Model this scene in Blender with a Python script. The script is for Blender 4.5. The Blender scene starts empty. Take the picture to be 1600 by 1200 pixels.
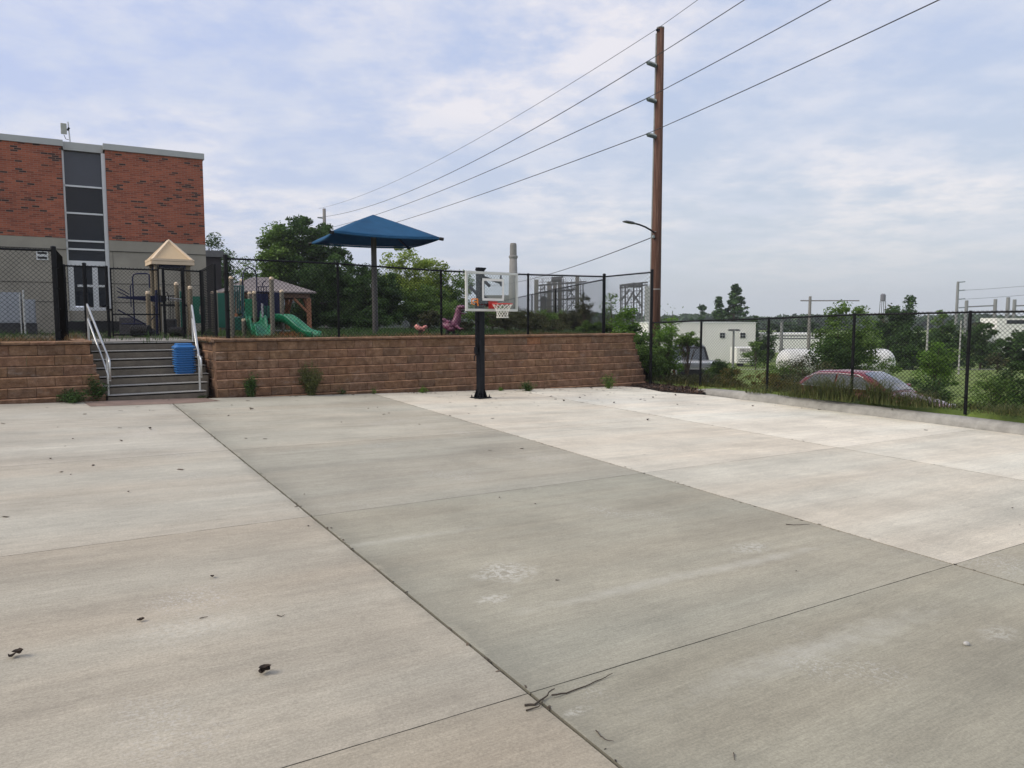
import bpy, bmesh, math, random
import numpy as np
from mathutils import Vector, Matrix, Euler
R = math.radians
SC = bpy.context.scene
COL = SC.collection
# ------------------------------------------------------------------ camera
H = 1.95
F = 1170.0
PITCH = math.atan(101/1170)
cd = bpy.data.cameras.new('camera'); cam = bpy.data.objects.new('camera', cd); COL.objects.link(cam)
cam.location = (0, 0, H); cam.rotation_euler = (math.pi/2-PITCH, 0, 0)
cd.sensor_width = 36; cd.lens = 36*F/1600; cd.clip_start = .05; cd.clip_end = 6000
SC.camera = cam
SC.render.resolution_x = 1024; SC.render.resolution_y = 768
SC.view_settings.view_transform = 'Standard'; SC.view_settings.look = 'None'
SC.view_settings.exposure = 0.08; SC.view_settings.gamma = 1.0
try: SC.view_settings.use_curve_mapping = False
except Exception: pass
# ------------------------------------------------------------------ light
SUN_EL, SUN_AZ = R(38), R(-112)          # azimuth from +Y towards +X
sd = bpy.data.lights.new('sun', 'SUN'); sun = bpy.data.objects.new('sun', sd); COL.objects.link(sun)
sd.energy = 2.6; sd.angle = R(30); sd.color = (1, .91, .79)
sv = Vector((math.sin(SUN_AZ)*math.cos(SUN_EL), math.cos(SUN_AZ)*math.cos(SUN_EL), math.sin(SUN_EL)))
sun.rotation_euler = (-sv).to_track_quat('-Z', 'Y').to_euler(); sun.location = (0, 0, 30)
# ------------------------------------------------------------------ node helpers
class NT:
    def __init__(s, nt): s.nt = nt; nt.nodes.clear()
    def n(s, t, **k):
        d = s.nt.nodes.new(t)
        for a, v in k.items():
            if a == 'i':
                for q, w in v.items(): d.inputs[q].default_value = w
            else: setattr(d, a, v)
        return d
    def l(s, a, b): s.nt.links.new(a, b)
    def math(s, op, a, b=None, c=None, clamp=False):
        d = s.n('ShaderNodeMath', operation=op, use_clamp=clamp)
        for i, v in enumerate((a, b, c)):
            if v is None: continue
            if isinstance(v, (int, float)): d.inputs[i].default_value = v
            else: s.l(v, d.inputs[i])
        return d.outputs[0]
    def ramp(s, fac, stops, interp='LINEAR'):
        d = s.n('ShaderNodeValToRGB'); d.color_ramp.interpolation = interp
        e = d.color_ramp.elements
        while len(e) < len(stops): e.new(.5)
        for q, (p, c) in zip(e, stops):
            q.position = p; q.color = (c, c, c, 1) if isinstance(c, (int, float)) else (*c, 1)
        s.l(fac, d.inputs[0]); return d.outputs[0]
    def mix(s, fac, a, b, mode='MIX'):
        d = s.n('ShaderNodeMix', data_type='RGBA', blend_type=mode)
        for i, v in ((0, fac), (6, a), (7, b)):
            if isinstance(v, (int, float)): d.inputs[i].default_value = v
            elif isinstance(v, tuple): d.inputs[i].default_value = (*v, 1)
            else: s.l(v, d.inputs[i])
        return d.outputs[2]
    def coords(s, scale=(1, 1, 1), rot=(0, 0, 0), out='Object', loc=(0, 0, 0)):
        t = s.n('ShaderNodeTexCoord')
        if rot != (0, 0, 0):      # turn first, stretch afterwards
            a = s.n('ShaderNodeMapping'); a.inputs['Rotation'].default_value = rot; s.l(t.outputs[out], a.inputs[0])
            m = s.n('ShaderNodeMapping'); m.inputs['Scale'].default_value = scale; s.l(a.outputs[0], m.inputs[0]); return m.outputs[0]
        m = s.n('ShaderNodeMapping')
        m.inputs['Scale'].default_value = scale; m.inputs['Rotation'].default_value = rot; m.inputs['Location'].default_value = loc
        s.l(t.outputs[out], m.inputs[0]); return m.outputs[0]
    def noise(s, vec, scale, detail=4, rough=.55, out=0, **k):
        d = s.n('ShaderNodeTexNoise'); d.inputs['Scale'].default_value = scale
        d.inputs['Detail'].default_value = detail; d.inputs['Roughness'].default_value = rough
        s.l(vec, d.inputs['Vector']); return d.outputs[out]
    def bump(s, h, strength=.3, dist=.01):
        d = s.n('ShaderNodeBump'); d.inputs['Strength'].default_value = strength; d.inputs['Distance'].default_value = dist
        s.l(h, d.inputs['Height']); return d.outputs[0]
# ------------------------------------------------------------------ world : veiled sky with thin clouds
w = bpy.data.worlds.new('World'); SC.world = w; w.use_nodes = True
N = NT(w.node_tree)
sky = N.n('ShaderNodeTexSky', sky_type='NISHITA', sun_disc=False, sun_elevation=SUN_EL, sun_rotation=SUN_AZ, air_density=1.4, dust_density=2.5, ozone_density=2.0)
gc = N.n('ShaderNodeTexCoord'); sp = N.n('ShaderNodeSeparateXYZ'); N.l(gc.outputs['Generated'], sp.inputs[0])
zz = N.math('ADD', N.math('MAXIMUM', sp.outputs[2], 0.0), .16)
px = N.math('DIVIDE', sp.outputs[0], zz); py = N.math('DIVIDE', sp.outputs[1], zz)
cb = N.n('ShaderNodeCombineXYZ'); N.l(px, cb.inputs[0]); N.l(py, cb.inputs[1])
n1 = N.noise(cb.outputs[0], 2.9, 8, .60)
n2 = N.noise(cb.outputs[0], .8, 3, .5)
n3 = N.noise(cb.outputs[0], 9.0, 6, .65)
elev = sp.outputs[2]
veil = N.ramp(elev, [(0, (5.8, 6.3, 6.65)), (.10, (5.4, 5.95, 6.8)), (.3, (4.65, 5.4, 7.2)), (.6, (4.2, 5.05, 7.3)), (1, (3.9, 4.7, 6.9))])
leftish = N.ramp(N.math('MULTIPLY_ADD', sp.outputs[0], .5, .5), [(.25, 1.0), (.62, 0.0)])
veil2 = N.mix(N.math('MULTIPLY', leftish, .6), veil, (4.7, 5.35, 7.9))
cl = N.math('MULTIPLY', N.ramp(N.math('MULTIPLY_ADD', n3, .18, N.math('MULTIPLY_ADD', n1, .75, N.math('MULTIPLY', n2, .25))), [(.485, 0.0), (.54, .25), (.60, .6), (.67, 1.0)]), N.ramp(elev, [(.02, 0.0), (.14, 1.0)]))
white = N.ramp(n2, [(.42, (6.5, 6.75, 7.7)), (.58, (8.9, 8.3, 8.2))])
cloudy = N.mix(N.math('MULTIPLY', cl, .75), veil2, white)
skyc = N.mix(.86, sky.outputs[0], cloudy)
bg = N.n('ShaderNodeBackground'); bg.inputs['Strength'].default_value = .115
N.l(skyc, bg.inputs[0]); wo = N.n('ShaderNodeOutputWorld'); N.l(bg.outputs[0], wo.inputs[0])
# ------------------------------------------------------------------ geometry of the view, used to measure real positions
CP, SP = math.cos(PITCH), math.sin(PITCH)
def ray(u, v):
    x = (u-800)/F; y = (v-600)/F
    return Vector((x, CP-y*SP, -SP-y*CP))
def at(u, v, Y):
    d = ray(u, v); k = Y/d.y
    return Vector((d.x*k, Y, H+d.z*k))
CA, CB = -.035, .003
def court_z(x, y): return CA*x+CB*y
def on_court(u, v, dz=0):
    d = ray(u, v); k = (CB*0+dz-H)/(d.z-CA*d.x-CB*d.y)
    return Vector((d.x*k, d.y*k, H+d.z*k))
E = Vector((.8346, .5508, 0)); NN = Vector((-.5508, .8346, 0)); W0 = Vector((-3.42, 18.08, 0))
EANG = math.atan2(.5508, .8346)
def W(t, s, z=0): p = W0+E*t+NN*s; return Vector((p.x, p.y, z))
def ts(x, y): d = Vector((x, y, 0))-W0; return d.dot(E), d.dot(NN)
TZ = 1.45
def sst(a, b, x):
    x = min(1, max(0, (x-a)/(b-a))); return x*x*(3-2*x)
def base_z(x, y):
    t, s = ts(x, y)
    q = (x+.75*y-21.83)/1.25
    qq = max(q, min(s-.6, 40))
    near = min(-.02, court_z(x, y)-.06) if s < 0 else -.1
    if q > -.2: near = .02
    if x < -13: qq = max(q, s-.6)
    z = near-(1.0+near)*sst(.3, 2.3, qq)
    return z-2.0*sst(35, 82, y)
def terrace_z(x, y):
    r = (x-2.9)+.16*(y-22.9)
    b = base_z(x, y)
    a = 1-sst(.3, 1.9, r)
    c = 1-sst(46, 72, y+max(0, -x-10)*-.3)
    return b-.1+(TZ+.1-b)*min(a, c)
def gz(x, y):
    t, s = ts(x, y)
    if s > .2: return max(base_z(x, y), terrace_z(x, y))
    if s > -.25 or (x+.75*y-21.83)/1.25 > -.9: return base_z(x, y)
    return court_z(x, y)
# ------------------------------------------------------------------ object helpers
OFF = {}
def props(o, label=None, cat=None, group=None, kind=None):
    if label: o['label'] = label
    if cat: o['category'] = cat
    if group: o['group'] = group
    if kind: o['kind'] = kind
    return o
def thing(name, loc, label, cat, rz=0, group=None):
    o = bpy.data.objects.new(name, None); COL.objects.link(o); o.empty_display_size = .1
    o.location = loc; o.rotation_euler = (0, 0, rz)
    OFF[o.name] = Matrix.Translation(Vector(loc)) @ Matrix.Rotation(rz, 4, 'Z')
    return props(o, label, cat, group)
class MB:
    """collects shapes; build() links them as one mesh object"""
    def __init__(s): s.v = []; s.f = []; s.c = []; s.col = None
    def add(s, vs, fs, col=None):
        b = len(s.v); s.v += [tuple(p) for p in vs]
        s.f += [tuple(i+b for i in f) for f in fs]; s.c += [col or s.col or (1, 1, 1)]*len(fs)
        return s
    def box(s, c, size, rz=0, M=None, col=None):
        hx, hy, hz = size[0]/2, size[1]/2, size[2]/2
        vs = [Vector((x*hx, y*hy, z*hz)) for x in (-1, 1) for y in (-1, 1) for z in (-1, 1)]
        if M is None: M = Matrix.Rotation(rz, 3, 'Z')
        vs = [M @ p+Vector(c) for p in vs]
        return s.add(vs, [(0, 1, 3, 2), (4, 6, 7, 5), (0, 4, 5, 1), (2, 3, 7, 6), (0, 2, 6, 4), (1, 5, 7, 3)], col)
    def bar(s, a, b, w=.05, h=.05, up=(0, 0, 1), col=None):
        a, b = Vector(a), Vector(b); d = (b-a); L = d.length; d.normalize()
        u = Vector(up)
        if abs(d.dot(u)) > .98: u = Vector((1, 0, 0)) if abs(d.x) < .9 else Vector((0, 1, 0))
        y = u.cross(d).normalized(); z = d.cross(y)
        M = Matrix((d, y, z)).transposed()
        return s.box((a+b)/2, (L, w, h), M=M, col=col)
    def tube(s, pts, r, n=8, r1=None, caps=True, col=None):
        pts = [Vector(p) for p in pts]; m = len(pts); r1 = r if r1 is None else r1
        rs = r if isinstance(r, (list, tuple)) else [r+(r1-r)*i/max(1, m-1) for i in range(m)]
        vs = []; fs = []; prev = None
        for i, p in enumerate(pts):
            d = (pts[min(i+1, m-1)]-pts[max(i-1, 0)]).normalized()
            if prev is None:
                u = Vector((0, 0, 1)) if abs(d.z) < .9 else Vector((1, 0, 0))
                x = d.cross(u).normalized()
            else: x = (prev-d*prev.dot(d)).normalized()
            prev = x; y = d.cross(x)
            for k in range(n):
                a = 2*math.pi*k/n; vs.append(p+(x*math.cos(a)+y*math.sin(a))*rs[i])
        for i in range(m-1):
            for k in range(n):
                k2 = (k+1) % n; fs.append((i*n+k, i*n+k2, (i+1)*n+k2, (i+1)*n+k))
        if caps: fs.append(tuple(range(n-1, -1, -1))); fs.append(tuple((m-1)*n+k for k in range(n)))
        return s.add(vs, fs, col)
    def lathe(s, prof, c=(0, 0, 0), n=16, col=None, sx=1, sy=1):
        c = Vector(c); vs = []; fs = []; m = len(prof)
        for r, z in prof:
            for k in range(n):
                a = 2*math.pi*k/n; vs.append(c+Vector((r*sx*math.cos(a), r*sy*math.sin(a), z)))
        for i in range(m-1):
            for k in range(n):
                k2 = (k+1) % n; fs.append((i*n+k, i*n+k2, (i+1)*n+k2, (i+1)*n+k))
        fs.append(tuple(range(n-1, -1, -1))); fs.append(tuple((m-1)*n+k for k in range(n)))
        return s.add(vs, fs, col)
    def loft(s, rings, caps=True, col=None):
        n = len(rings[0]); vs = [p for r in rings for p in r]; fs = []
        for i in range(len(rings)-1):
            for k in range(n):
                k2 = (k+1) % n; fs.append((i*n+k, i*n+k2, (i+1)*n+k2, (i+1)*n+k))
        if caps: fs.append(tuple(range(n-1, -1, -1))); fs.append(tuple((len(rings)-1)*n+k for k in range(n)))
        return s.add(vs, fs, col)
    def plate(s, poly, d, col=None):
        """polygon (3-D points) given thickness vector d"""
        n = len(poly); d = Vector(d); vs = [Vector(p) for p in poly]+[Vector(p)+d for p in poly]
        fs = [tuple(range(n-1, -1, -1)), tuple(range(n, 2*n))]+[(i, (i+1) % n, (i+1) % n+n, i+n) for i in range(n)]
        return s.add(vs, fs, col)
    def build(s, name, mat, parent=None, loc=None, world=True, smooth=False, bevel=0, sub=0, auto=None, **pk):
        vs = s.v; L = Matrix.Identity(4)
        if parent is not None:
            if world: L = OFF[parent.name].inverted(); vs = [L @ Vector(p) for p in vs]
        else:
            if loc is None:
                a = np.array(vs); loc = ((a[:, 0].min()+a[:, 0].max())/2, (a[:, 1].min()+a[:, 1].max())/2, a[:, 2].min())
            lv = Vector(loc); vs = [Vector(p)-lv for p in vs]
        me = bpy.data.meshes.new(name); me.from_pydata([tuple(p) for p in vs], [], s.f)
        if any(c != (1, 1, 1) for c in s.c):
            at_ = me.color_attributes.new('tone', 'FLOAT_COLOR', 'CORNER')
            arr = np.repeat(np.array([(*c, 1) for c in s.c], dtype=np.float32), [len(f) for f in s.f], axis=0)
            at_.data.foreach_set('color', arr.ravel())
        me.validate()
        if smooth: me.polygons.foreach_set('use_smooth', [True]*len(me.polygons))
        me.update()
        if mat: me.materials.append(mat)
        o = bpy.data.objects.new(name, me); COL.objects.link(o)
        if parent is not None: o.parent = parent; OFF[o.name] = OFF[parent.name]
        else: o.location = loc; OFF[o.name] = Matrix.Translation(Vector(loc))
        if bevel: m = o.modifiers.new('bevel', 'BEVEL'); m.width = bevel; m.segments = 2; m.limit_method = 'ANGLE'; m.angle_limit = R(40)
        if sub: m = o.modifiers.new('sub', 'SUBSURF'); m.levels = sub; m.render_levels = sub
        return props(o, **pk)
def np_mesh(name, V, nper, mat, parent=None, loc=None, **pk):
    """V: (faces*nper, 3) loose polygons of nper corners"""
    V = np.asarray(V, dtype=np.float32)
    if parent is not None:
        M = np.array(OFF[parent.name].inverted()); V = V @ M[:3, :3].T+M[:3, 3]
    else: V = V-np.array(loc)
    nf = len(V)//nper; me = bpy.data.meshes.new(name)
    me.vertices.add(len(V)); me.vertices.foreach_set('co', V.astype(np.float32).ravel())
    me.loops.add(len(V)); me.loops.foreach_set('vertex_index', np.arange(len(V), dtype=np.int32))
    me.polygons.add(nf); me.polygons.foreach_set('loop_start', np.arange(0, len(V), nper, dtype=np.int32))
    me.polygons.foreach_set('loop_total', np.full(nf, nper, dtype=np.int32))
    me.update(calc_edges=True); me.materials.append(mat)
    o = bpy.data.objects.new(name, me); COL.objects.link(o)
    if parent is not None: o.parent = parent; OFF[o.name] = OFF[parent.name]
    else: o.location = loc; OFF[o.name] = Matrix.Translation(Vector(loc))
    return props(o, **pk)
def copy_tree(o, parent=None):
    c = o.copy(); COL.objects.link(c); c.parent = parent
    OFF[c.name] = OFF[o.name]
    for ch in list(o.children): copy_tree(ch, c)
    return c
# ------------------------------------------------------------------ materials
MATS = {}
def mat(name, col, rough=.6, metal=0, var=.12, vs=8, bump=0, bs=60, bd=.004, spec=.5, coat=0, tone=False, dirt=0, trans=0, tint=None):
    if name in MATS: return MATS[name]
    m = bpy.data.materials.new(name); m.use_nodes = True; t = NT(m.node_tree)
    p = t.n('ShaderNodeBsdfPrincipled'); o = t.n('ShaderNodeOutputMaterial'); t.l(p.outputs[0], o.inputs[0])
    v = t.coords()
    nz = t.noise(v, vs, 5, .6)
    lo = tuple(c*(1-var) for c in col); hi = tuple(min(1, c*(1+var)) for c in col)
    c = t.ramp(nz, [(.3, lo), (.7, hi)])
    if tone:
        a = t.n('ShaderNodeVertexColor', layer_name='tone'); c = t.mix(1.0, c, a.outputs[0], 'MULTIPLY')
    if dirt:
        d = t.ramp(t.noise(v, vs*.35, 6, .65), [(.45, 0.0), (.75, 1.0)])
        c = t.mix(t.math('MULTIPLY', d, dirt), c, tint or tuple(k*.45 for k in col))
    t.l(c, p.inputs['Base Color'])
    rr = t.math('MULTIPLY_ADD', nz, .2, rough-.1); t.l(rr, p.inputs['Roughness'])
    p.inputs['Metallic'].default_value = metal; p.inputs['Specular IOR Level'].default_value = spec
    p.inputs['Coat Weight'].default_value = coat
    if trans: p.inputs['Transmission Weight'].default_value = trans
    if bump: t.l(t.bump(t.noise(v, bs, 6, .6), bump, bd), p.inputs['Normal'])
    MATS[name] = m; return m
def foliage(name, cols, tr=.35, rough=.6):
    m = bpy.data.materials.new(name); m.use_nodes = True; t = NT(m.node_tree)
    g = t.n('ShaderNodeNewGeometry'); o = t.n('ShaderNodeOutputMaterial')
    c = t.ramp(g.outputs['Random Per Island'], [(i/(len(cols)-1), q) for i, q in enumerate(cols)])
    nz = t.noise(t.coords(), .9, 3, .5)
    c = t.mix(1.0, c, t.ramp(nz, [(.3, .6), (.7, 1.35)]), 'MULTIPLY')
    p = t.n('ShaderNodeBsdfPrincipled'); p.inputs['Roughness'].default_value = rough; p.inputs['Specular IOR Level'].default_value = .25
    t.l(c, p.inputs['Base Color'])
    tl = t.n('ShaderNodeBsdfTranslucent'); t.l(c, tl.inputs[0])
    mx = t.n('ShaderNodeMixShader'); mx.inputs[0].default_value = tr
    t.l(p.outputs[0], mx.inputs[1]); t.l(tl.outputs[0], mx.inputs[2]); t.l(mx.outputs[0], o.inputs[0])
    return m
def glassmat(name, rough=.03, dark=None):
    m = bpy.data.materials.new(name); m.use_nodes = True; t = NT(m.node_tree)
    o = t.n('ShaderNodeOutputMaterial')
    if dark:
        p = t.n('ShaderNodeBsdfPrincipled'); p.inputs['Base Color'].default_value = (*dark, 1)
        wv = t.noise(t.coords(), .6, 2, .5)
        t.l(t.bump(wv, .05, .05), p.inputs['Normal'])
        p.inputs['Roughness'].default_value = rough; p.inputs['Specular IOR Level'].default_value = .27; t.l(p.outputs[0], o.inputs[0])
    else:
        a = t.n('ShaderNodeBsdfTransparent'); a.inputs[0].default_value = (.93, .95, .94, 1)
        g = t.n('ShaderNodeBsdfGlossy'); g.inputs['Roughness'].default_value = rough
        f = t.n('ShaderNodeFresnel'); f.inputs[0].default_value = 1.35
        nz = t.noise(t.coords(), 9, 4, .6); fm = t.math('ADD', f.outputs[0], t.math('MULTIPLY', nz, .04))
        x = t.n('ShaderNodeMixShader'); t.l(fm, x.inputs[0]); t.l(a.outputs[0], x.inputs[1]); t.l(g.outputs[0], x.inputs[2]); t.l(x.outputs[0], o.inputs[0])
    MATS[name] = m; return m
black_metal = mat('black_metal', (.004, .0045, .006), .55, 0, .2, 30, spec=.18)
black_vinyl = mat('black_vinyl_wire', (.004, .0045, .005), .65, 0, .1, spec=.12)
galv = mat('galvanised_pipe', (.52, .53, .52), .38, .75, .12, 25, dirt=.2)
white_paint = mat('white_paint', (.72, .73, .70), .4, 0, .05, 10, dirt=.15)
tan_plastic = mat('tan_plastic', (.58, .43, .25), .5, 0, .06, 3, dirt=.15)
cream_plastic = mat('cream_plastic', (.66, .52, .36), .5, 0, .06, 3)
green_plastic = mat('green_plastic', (.012, .19, .09), .35, 0, .12, 3, dirt=.15)
dgreen_plastic = mat('dark_green_plastic', (.006, .09, .06), .4, 0, .12, 3)
blue_metal = mat('dark_blue_metal', (.007, .010, .045), .45, 0, .12, 6, spec=.3)
dark_rubber = mat('dark_rubber', (.012, .012, .013), .8, 0, .2, 20)
steel_far = mat('weathered_steel', (.12, .12, .12), .7, .2, .2, .4)
conc_far = mat('weathered_concrete', (.20, .19, .17), .85, 0, .15, .3, dirt=.4)
wood_pole = None
# ================================================================== COURT
def concrete_court():
    m = bpy.data.materials.new('court_concrete'); m.use_nodes = True; t = NT(m.node_tree)
    p = t.n('ShaderNodeBsdfPrincipled'); o = t.n('ShaderNodeOutputMaterial'); t.l(p.outputs[0], o.inputs[0])
    tone = t.n('ShaderNodeVertexColor', layer_name='tone').outputs[0]
    st = t.coords((.22, 1.5, 1), (0, 0, -EANG)); 
    st2 = t.coords((.5, 6, 1), (0, 0, -EANG))
    iso = t.coords()
    a = t.ramp(t.noise(st, .9, 6, .6), [(.32, .84), (.5, 1.0), (.62, 1.04), (.70, 1.18)])
    b = t.ramp(t.noise(st2, 1.6, 5, .65), [(.3, .92), (.7, 1.08)])
    c = t.ramp(t.noise(iso, 75, 5, .8), [(.3, .74), (.5, 1.0), (.7, 1.24)])
    d = t.ramp(t.noise(iso, .8, 6, .62), [(.33, .86), (.6, 1.05)])
    fine = t.ramp(t.noise(t.coords((6, 60, 1), (0, 0, -EANG)), 1.3, 4, .7), [(.35, .90), (.65, 1.10)])
    x = tone
    for q in (a, b, c, d, fine): x = t.mix(1.0, x, q, 'MULTIPLY')
    # warm and cool drifts of the cement
    hue = t.ramp(t.noise(st, .55, 3, .5), [(.4, (1.02, .99, .95)), (.6, (.985, 1.0, .99))])
    x = t.mix(1.0, x, hue, 'MULTIPLY')
    # chalky scuffs
    sc = t.math('MULTIPLY', t.ramp(t.noise(iso, 42, 6, .75), [(.52, 0.0), (.60, 1.0)]), t.ramp(t.noise(iso, .75, 2, .5), [(.60, 0.0), (.70, 1.0)]))
    x = t.mix(t.math('MULTIPLY', sc, .55), x, (.62, .60, .55))
    # dirt washed along the long joint, heavier on its right side
    gp = t.n('ShaderNodeTexCoord'); sx = t.n('ShaderNodeSeparateXYZ'); t.l(gp.outputs['Object'], sx.inputs[0])
    p0, d0 = JOINT; nx_, ny_ = -d0.y, d0.x
    dist = t.math('ADD', t.math('MULTIPLY', sx.outputs[0], nx_), t.math('MULTIPLY_ADD', sx.outputs[1], ny_, -(p0.x*nx_+p0.y*ny_)))
    wob = t.math('ADD', dist, t.math('MULTIPLY_ADD', t.noise(iso, 1.3, 5, .7), .5, -.25))
    dirtm = t.ramp(t.math('MULTIPLY_ADD', wob, .5, .5), [(.44, 0.0), (.495, .55), (.505, 1.0), (.62, .35), (.85, 0.0)])
    x = t.mix(t.math('MULTIPLY', dirtm, .42), x, (.17, .165, .13))
    # chalk scuffs that stand at fixed places on the slabs
    for (u, v, rx_, ry_, s_) in ((790, 893, .30, .26, .9), (768, 935, .16, .08, .8), (1172, 856, .36, .16, .7), (1000, 915, 1.3, .10, .45), (1290, 1010, 1.7, .16, .45), (900, 1110, .12, .05, .6), (1560, 990, .22, .12, .5), (300, 980, .5, .22, .4), (640, 840, .9, .08, .35), (1190, 875, 1.0, .09, .5)):
        q = on_court(u, v); mp = t.n('ShaderNodeVectorMath', operation='SUBTRACT'); t.l(gp.outputs['Object'], mp.inputs[0]); mp.inputs[1].default_value = (q.x, q.y, q.z)
        rt = t.n('ShaderNodeMapping'); rt.inputs['Rotation'].default_value = (0, 0, -EANG); t.l(mp.outputs[0], rt.inputs[0])
        sc2 = t.n('ShaderNodeVectorMath', operation='MULTIPLY'); t.l(rt.outputs[0], sc2.inputs[0]); sc2.inputs[1].default_value = (1/rx_, 1/ry_, 0)
        wn = t.n('ShaderNodeVectorMath', operation='MULTIPLY_ADD'); t.l(t.noise(iso, 5, 5, .7, out=1), wn.inputs[0]); wn.inputs[1].default_value = (1.8, 1.8, 0); t.l(sc2.outputs[0], wn.inputs[2]); wn2 = t.n('ShaderNodeVectorMath', operation='SUBTRACT'); t.l(wn.outputs[0], wn2.inputs[0]); wn2.inputs[1].default_value = (.9, .9, 0)
        ln = t.n('ShaderNodeVectorMath', operation='LENGTH'); t.l(wn2.outputs[0], ln.inputs[0])
        if rx_ > .7: msk = t.math('MULTIPLY', t.ramp(ln.outputs['Value'], [(.1, 1.0), (1.0, 0.0)]), t.ramp(t.noise(iso, 9, 5, .7), [(.3, .5), (.6, 1.0)]))
        else: msk = t.math('MULTIPLY', t.ramp(ln.outputs['Value'], [(.3, 1.0), (1.0, 0.0)]), t.ramp(t.noise(iso, 26, 6, .8), [(.46, 0.0), (.54, 1.0)]))
        x = t.mix(t.math('MULTIPLY', msk, s_*.7), x, (.62, .60, .52))
    # dark damp scratches
    ds = t.math('MULTIPLY', t.ramp(t.noise(st2, 5, 6, .75), [(.60, 0.0), (.72, 1.0)]), t.ramp(t.noise(iso, .5, 3, .5), [(.5, 0.0), (.66, 1.0)]))
    x = t.mix(t.math('MULTIPLY', ds, .35), x, (.16, .155, .14))
    pk = t.ramp(t.noise(iso, 260, 2, .5), [(.68, 0.0), (.74, 1.0)])
    x = t.mix(t.math('MULTIPLY', pk, .35), x, (.13, .12, .10))
    t.l(x, p.inputs['Base Color']); p.inputs['Roughness'].default_value = .82; p.inputs['Specular IOR Level'].default_value = .35
    h = t.math('ADD', t.noise(t.coords((14, 150, 1), (0, 0, -EANG)), 1.2, 4, .6), t.noise(iso, 160, 4, .7))
    t.l(t.bump(h, .35, .003), p.inputs['Normal']); return m
def line_fit(a, b):
    A, B = on_court(*a), on_court(*b); return Vector((A.x, A.y)), (Vector((B.x, B.y))-Vector((A.x, A.y))).normalized()
Ls = [line_fit((300, 655), (823, 1080)), line_fit((640, 632), (1490, 882)), line_fit((906, 628), (1600, 751))]
Cs = [line_fit((0, 870), (990, 741)), line_fit((440, 1200), (1490, 882))]
c1, c2 = Cs
JOINT = Ls[0]
conc = concrete_court()
sp = abs((c1[0]-c2[0]).dot(Vector((-c2[1].y, c2[1].x))))
print('joint spacing', sp, [tuple(round(k, 2) for k in (*l[0], *l[1])) for l in Ls+Cs])
perp = Vector((-c1[1].y, c1[1].x))
Cs.append((c1[0]+perp*sp, c1[1])); Cs.append((c1[0]+perp*2*sp, c1[1])); Cs.append((c2[0]-perp*sp, c2[1])); Cs.append((c2[0]-perp*2*sp, c2[1]))
lp = -Vector((-Ls[0][1].y, Ls[0][1].x)); lw = abs((Ls[1][0]-Ls[0][0]).dot(lp))
Ls.append((Ls[0][0]+lp*lw, Ls[0][1])); Ls.append((Ls[0][0]+lp*2*lw, Ls[0][1]))
def V2(p): return Vector((p.x, p.y))
cb1, cb2 = on_court(1100, 617), on_court(1600, 680)
cdir = (cb2-cb1).normalized()
outline = [V2(W(-20, -.16)), V2(W(8.0, -.16)), V2(on_court(1000, 605.5)), V2(on_court(1035, 612.5)), V2(on_court(1092, 616.5)), V2(cb1), V2(cb1+cdir*32), Vector((2, -12)), Vector((-20, -12))]
def clip(poly, p, d, side):
    n = Vector((-d.y, d.x))*side; out = []
    for i in range(len(poly)):
        a, b = poly[i], poly[(i+1) % len(poly)]; da, db = (a-p).dot(n), (b-p).dot(n)
        if da >= 0: out.append(a)
        if (da >= 0) != (db >= 0): out.append(a+(b-a)*(da/(da-db)))
    return out
def lsort(v): return v[0]
cells = [outline]
for fam, gap in ((Ls, .011), (Cs, .0036)):
    for p, d in fam:
        nx = []
        for c in cells:
            n = Vector((-d.y, d.x))
            for s_ in (1, -1):
                q = clip(c, p+n*gap*s_, d, s_)
                if len(q) > 2: nx.append(q)
        cells = nx
rnd = random.Random(4)
def slab_tone(c):
    g = sum(c, Vector((0, 0)))/len(c)
    col = sum(1 for p, d in Ls[:3] if (g-p).dot(Vector((-d.y, d.x))) > 0)   # 0 = left column
    row = (g-c1[0]).dot(perp)/sp
    T = {0: [(0.374, 0.332, 0.257), (0.400, 0.361, 0.287), (0.435, 0.402, 0.329), (0.462, 0.427, 0.353)],
         1: [(0.333, 0.314, 0.243), (0.353, 0.332, 0.260), (0.380, 0.353, 0.283), (0.430, 0.402, 0.324)],
         2: [(0.359, 0.337, 0.263), (0.574, 0.533, 0.437), (0.615, 0.567, 0.466), (0.625, 0.578, 0.476)],
         3: [(0.574, 0.538, 0.442), (0.657, 0.618, 0.515), (0.697, 0.658, 0.554), (0.707, 0.668, 0.564)]}[col]
    i = 0 if row < -1 else 1 if row < 0 else 2 if row < 1 else 3
    return T[i]
mb = MB()
for c in cells:
    pts = []
    for i in range(len(c)):
        a, b = c[i], c[(i+1) % len(c)]; L = (b-a).length
        if L < 1e-4: continue
        k = max(1, int(L/.16)); nrm = Vector((-(b-a).y, (b-a).x)).normalized()
        for j in range(k):
            q = a+(b-a)*(j/k)
            if j: q = q+nrm*rnd.gauss(0, .0011)
            pts.append(q)
    n = len(pts)
    if n < 3: continue
    tn = slab_tone(c)
    top = [Vector((q.x, q.y, court_z(q.x, q.y))) for q in pts]
    low = [Vector((q.x, q.y, p_.z-.03)) for q, p_ in zip(pts, top)]
    ar = sum(top[i].x*top[(i+1) % n].y-top[(i+1) % n].x*top[i].y for i in range(n))
    if ar < 0: top.reverse(); low.reverse()
    mb.add(top+low, [tuple(range(n))], tn)
    b = len(mb.v)-2*n
    fs = [((i+1) % n, i, i+n, (i+1) % n+n) for i in range(n)]
    mb.f += [tuple(q+b for q in f) for f in fs]; mb.c += [tuple(k*.6 for k in tn)]*n
mb.build('court', conc, kind='structure', loc=(0, 0, 0))
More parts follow.
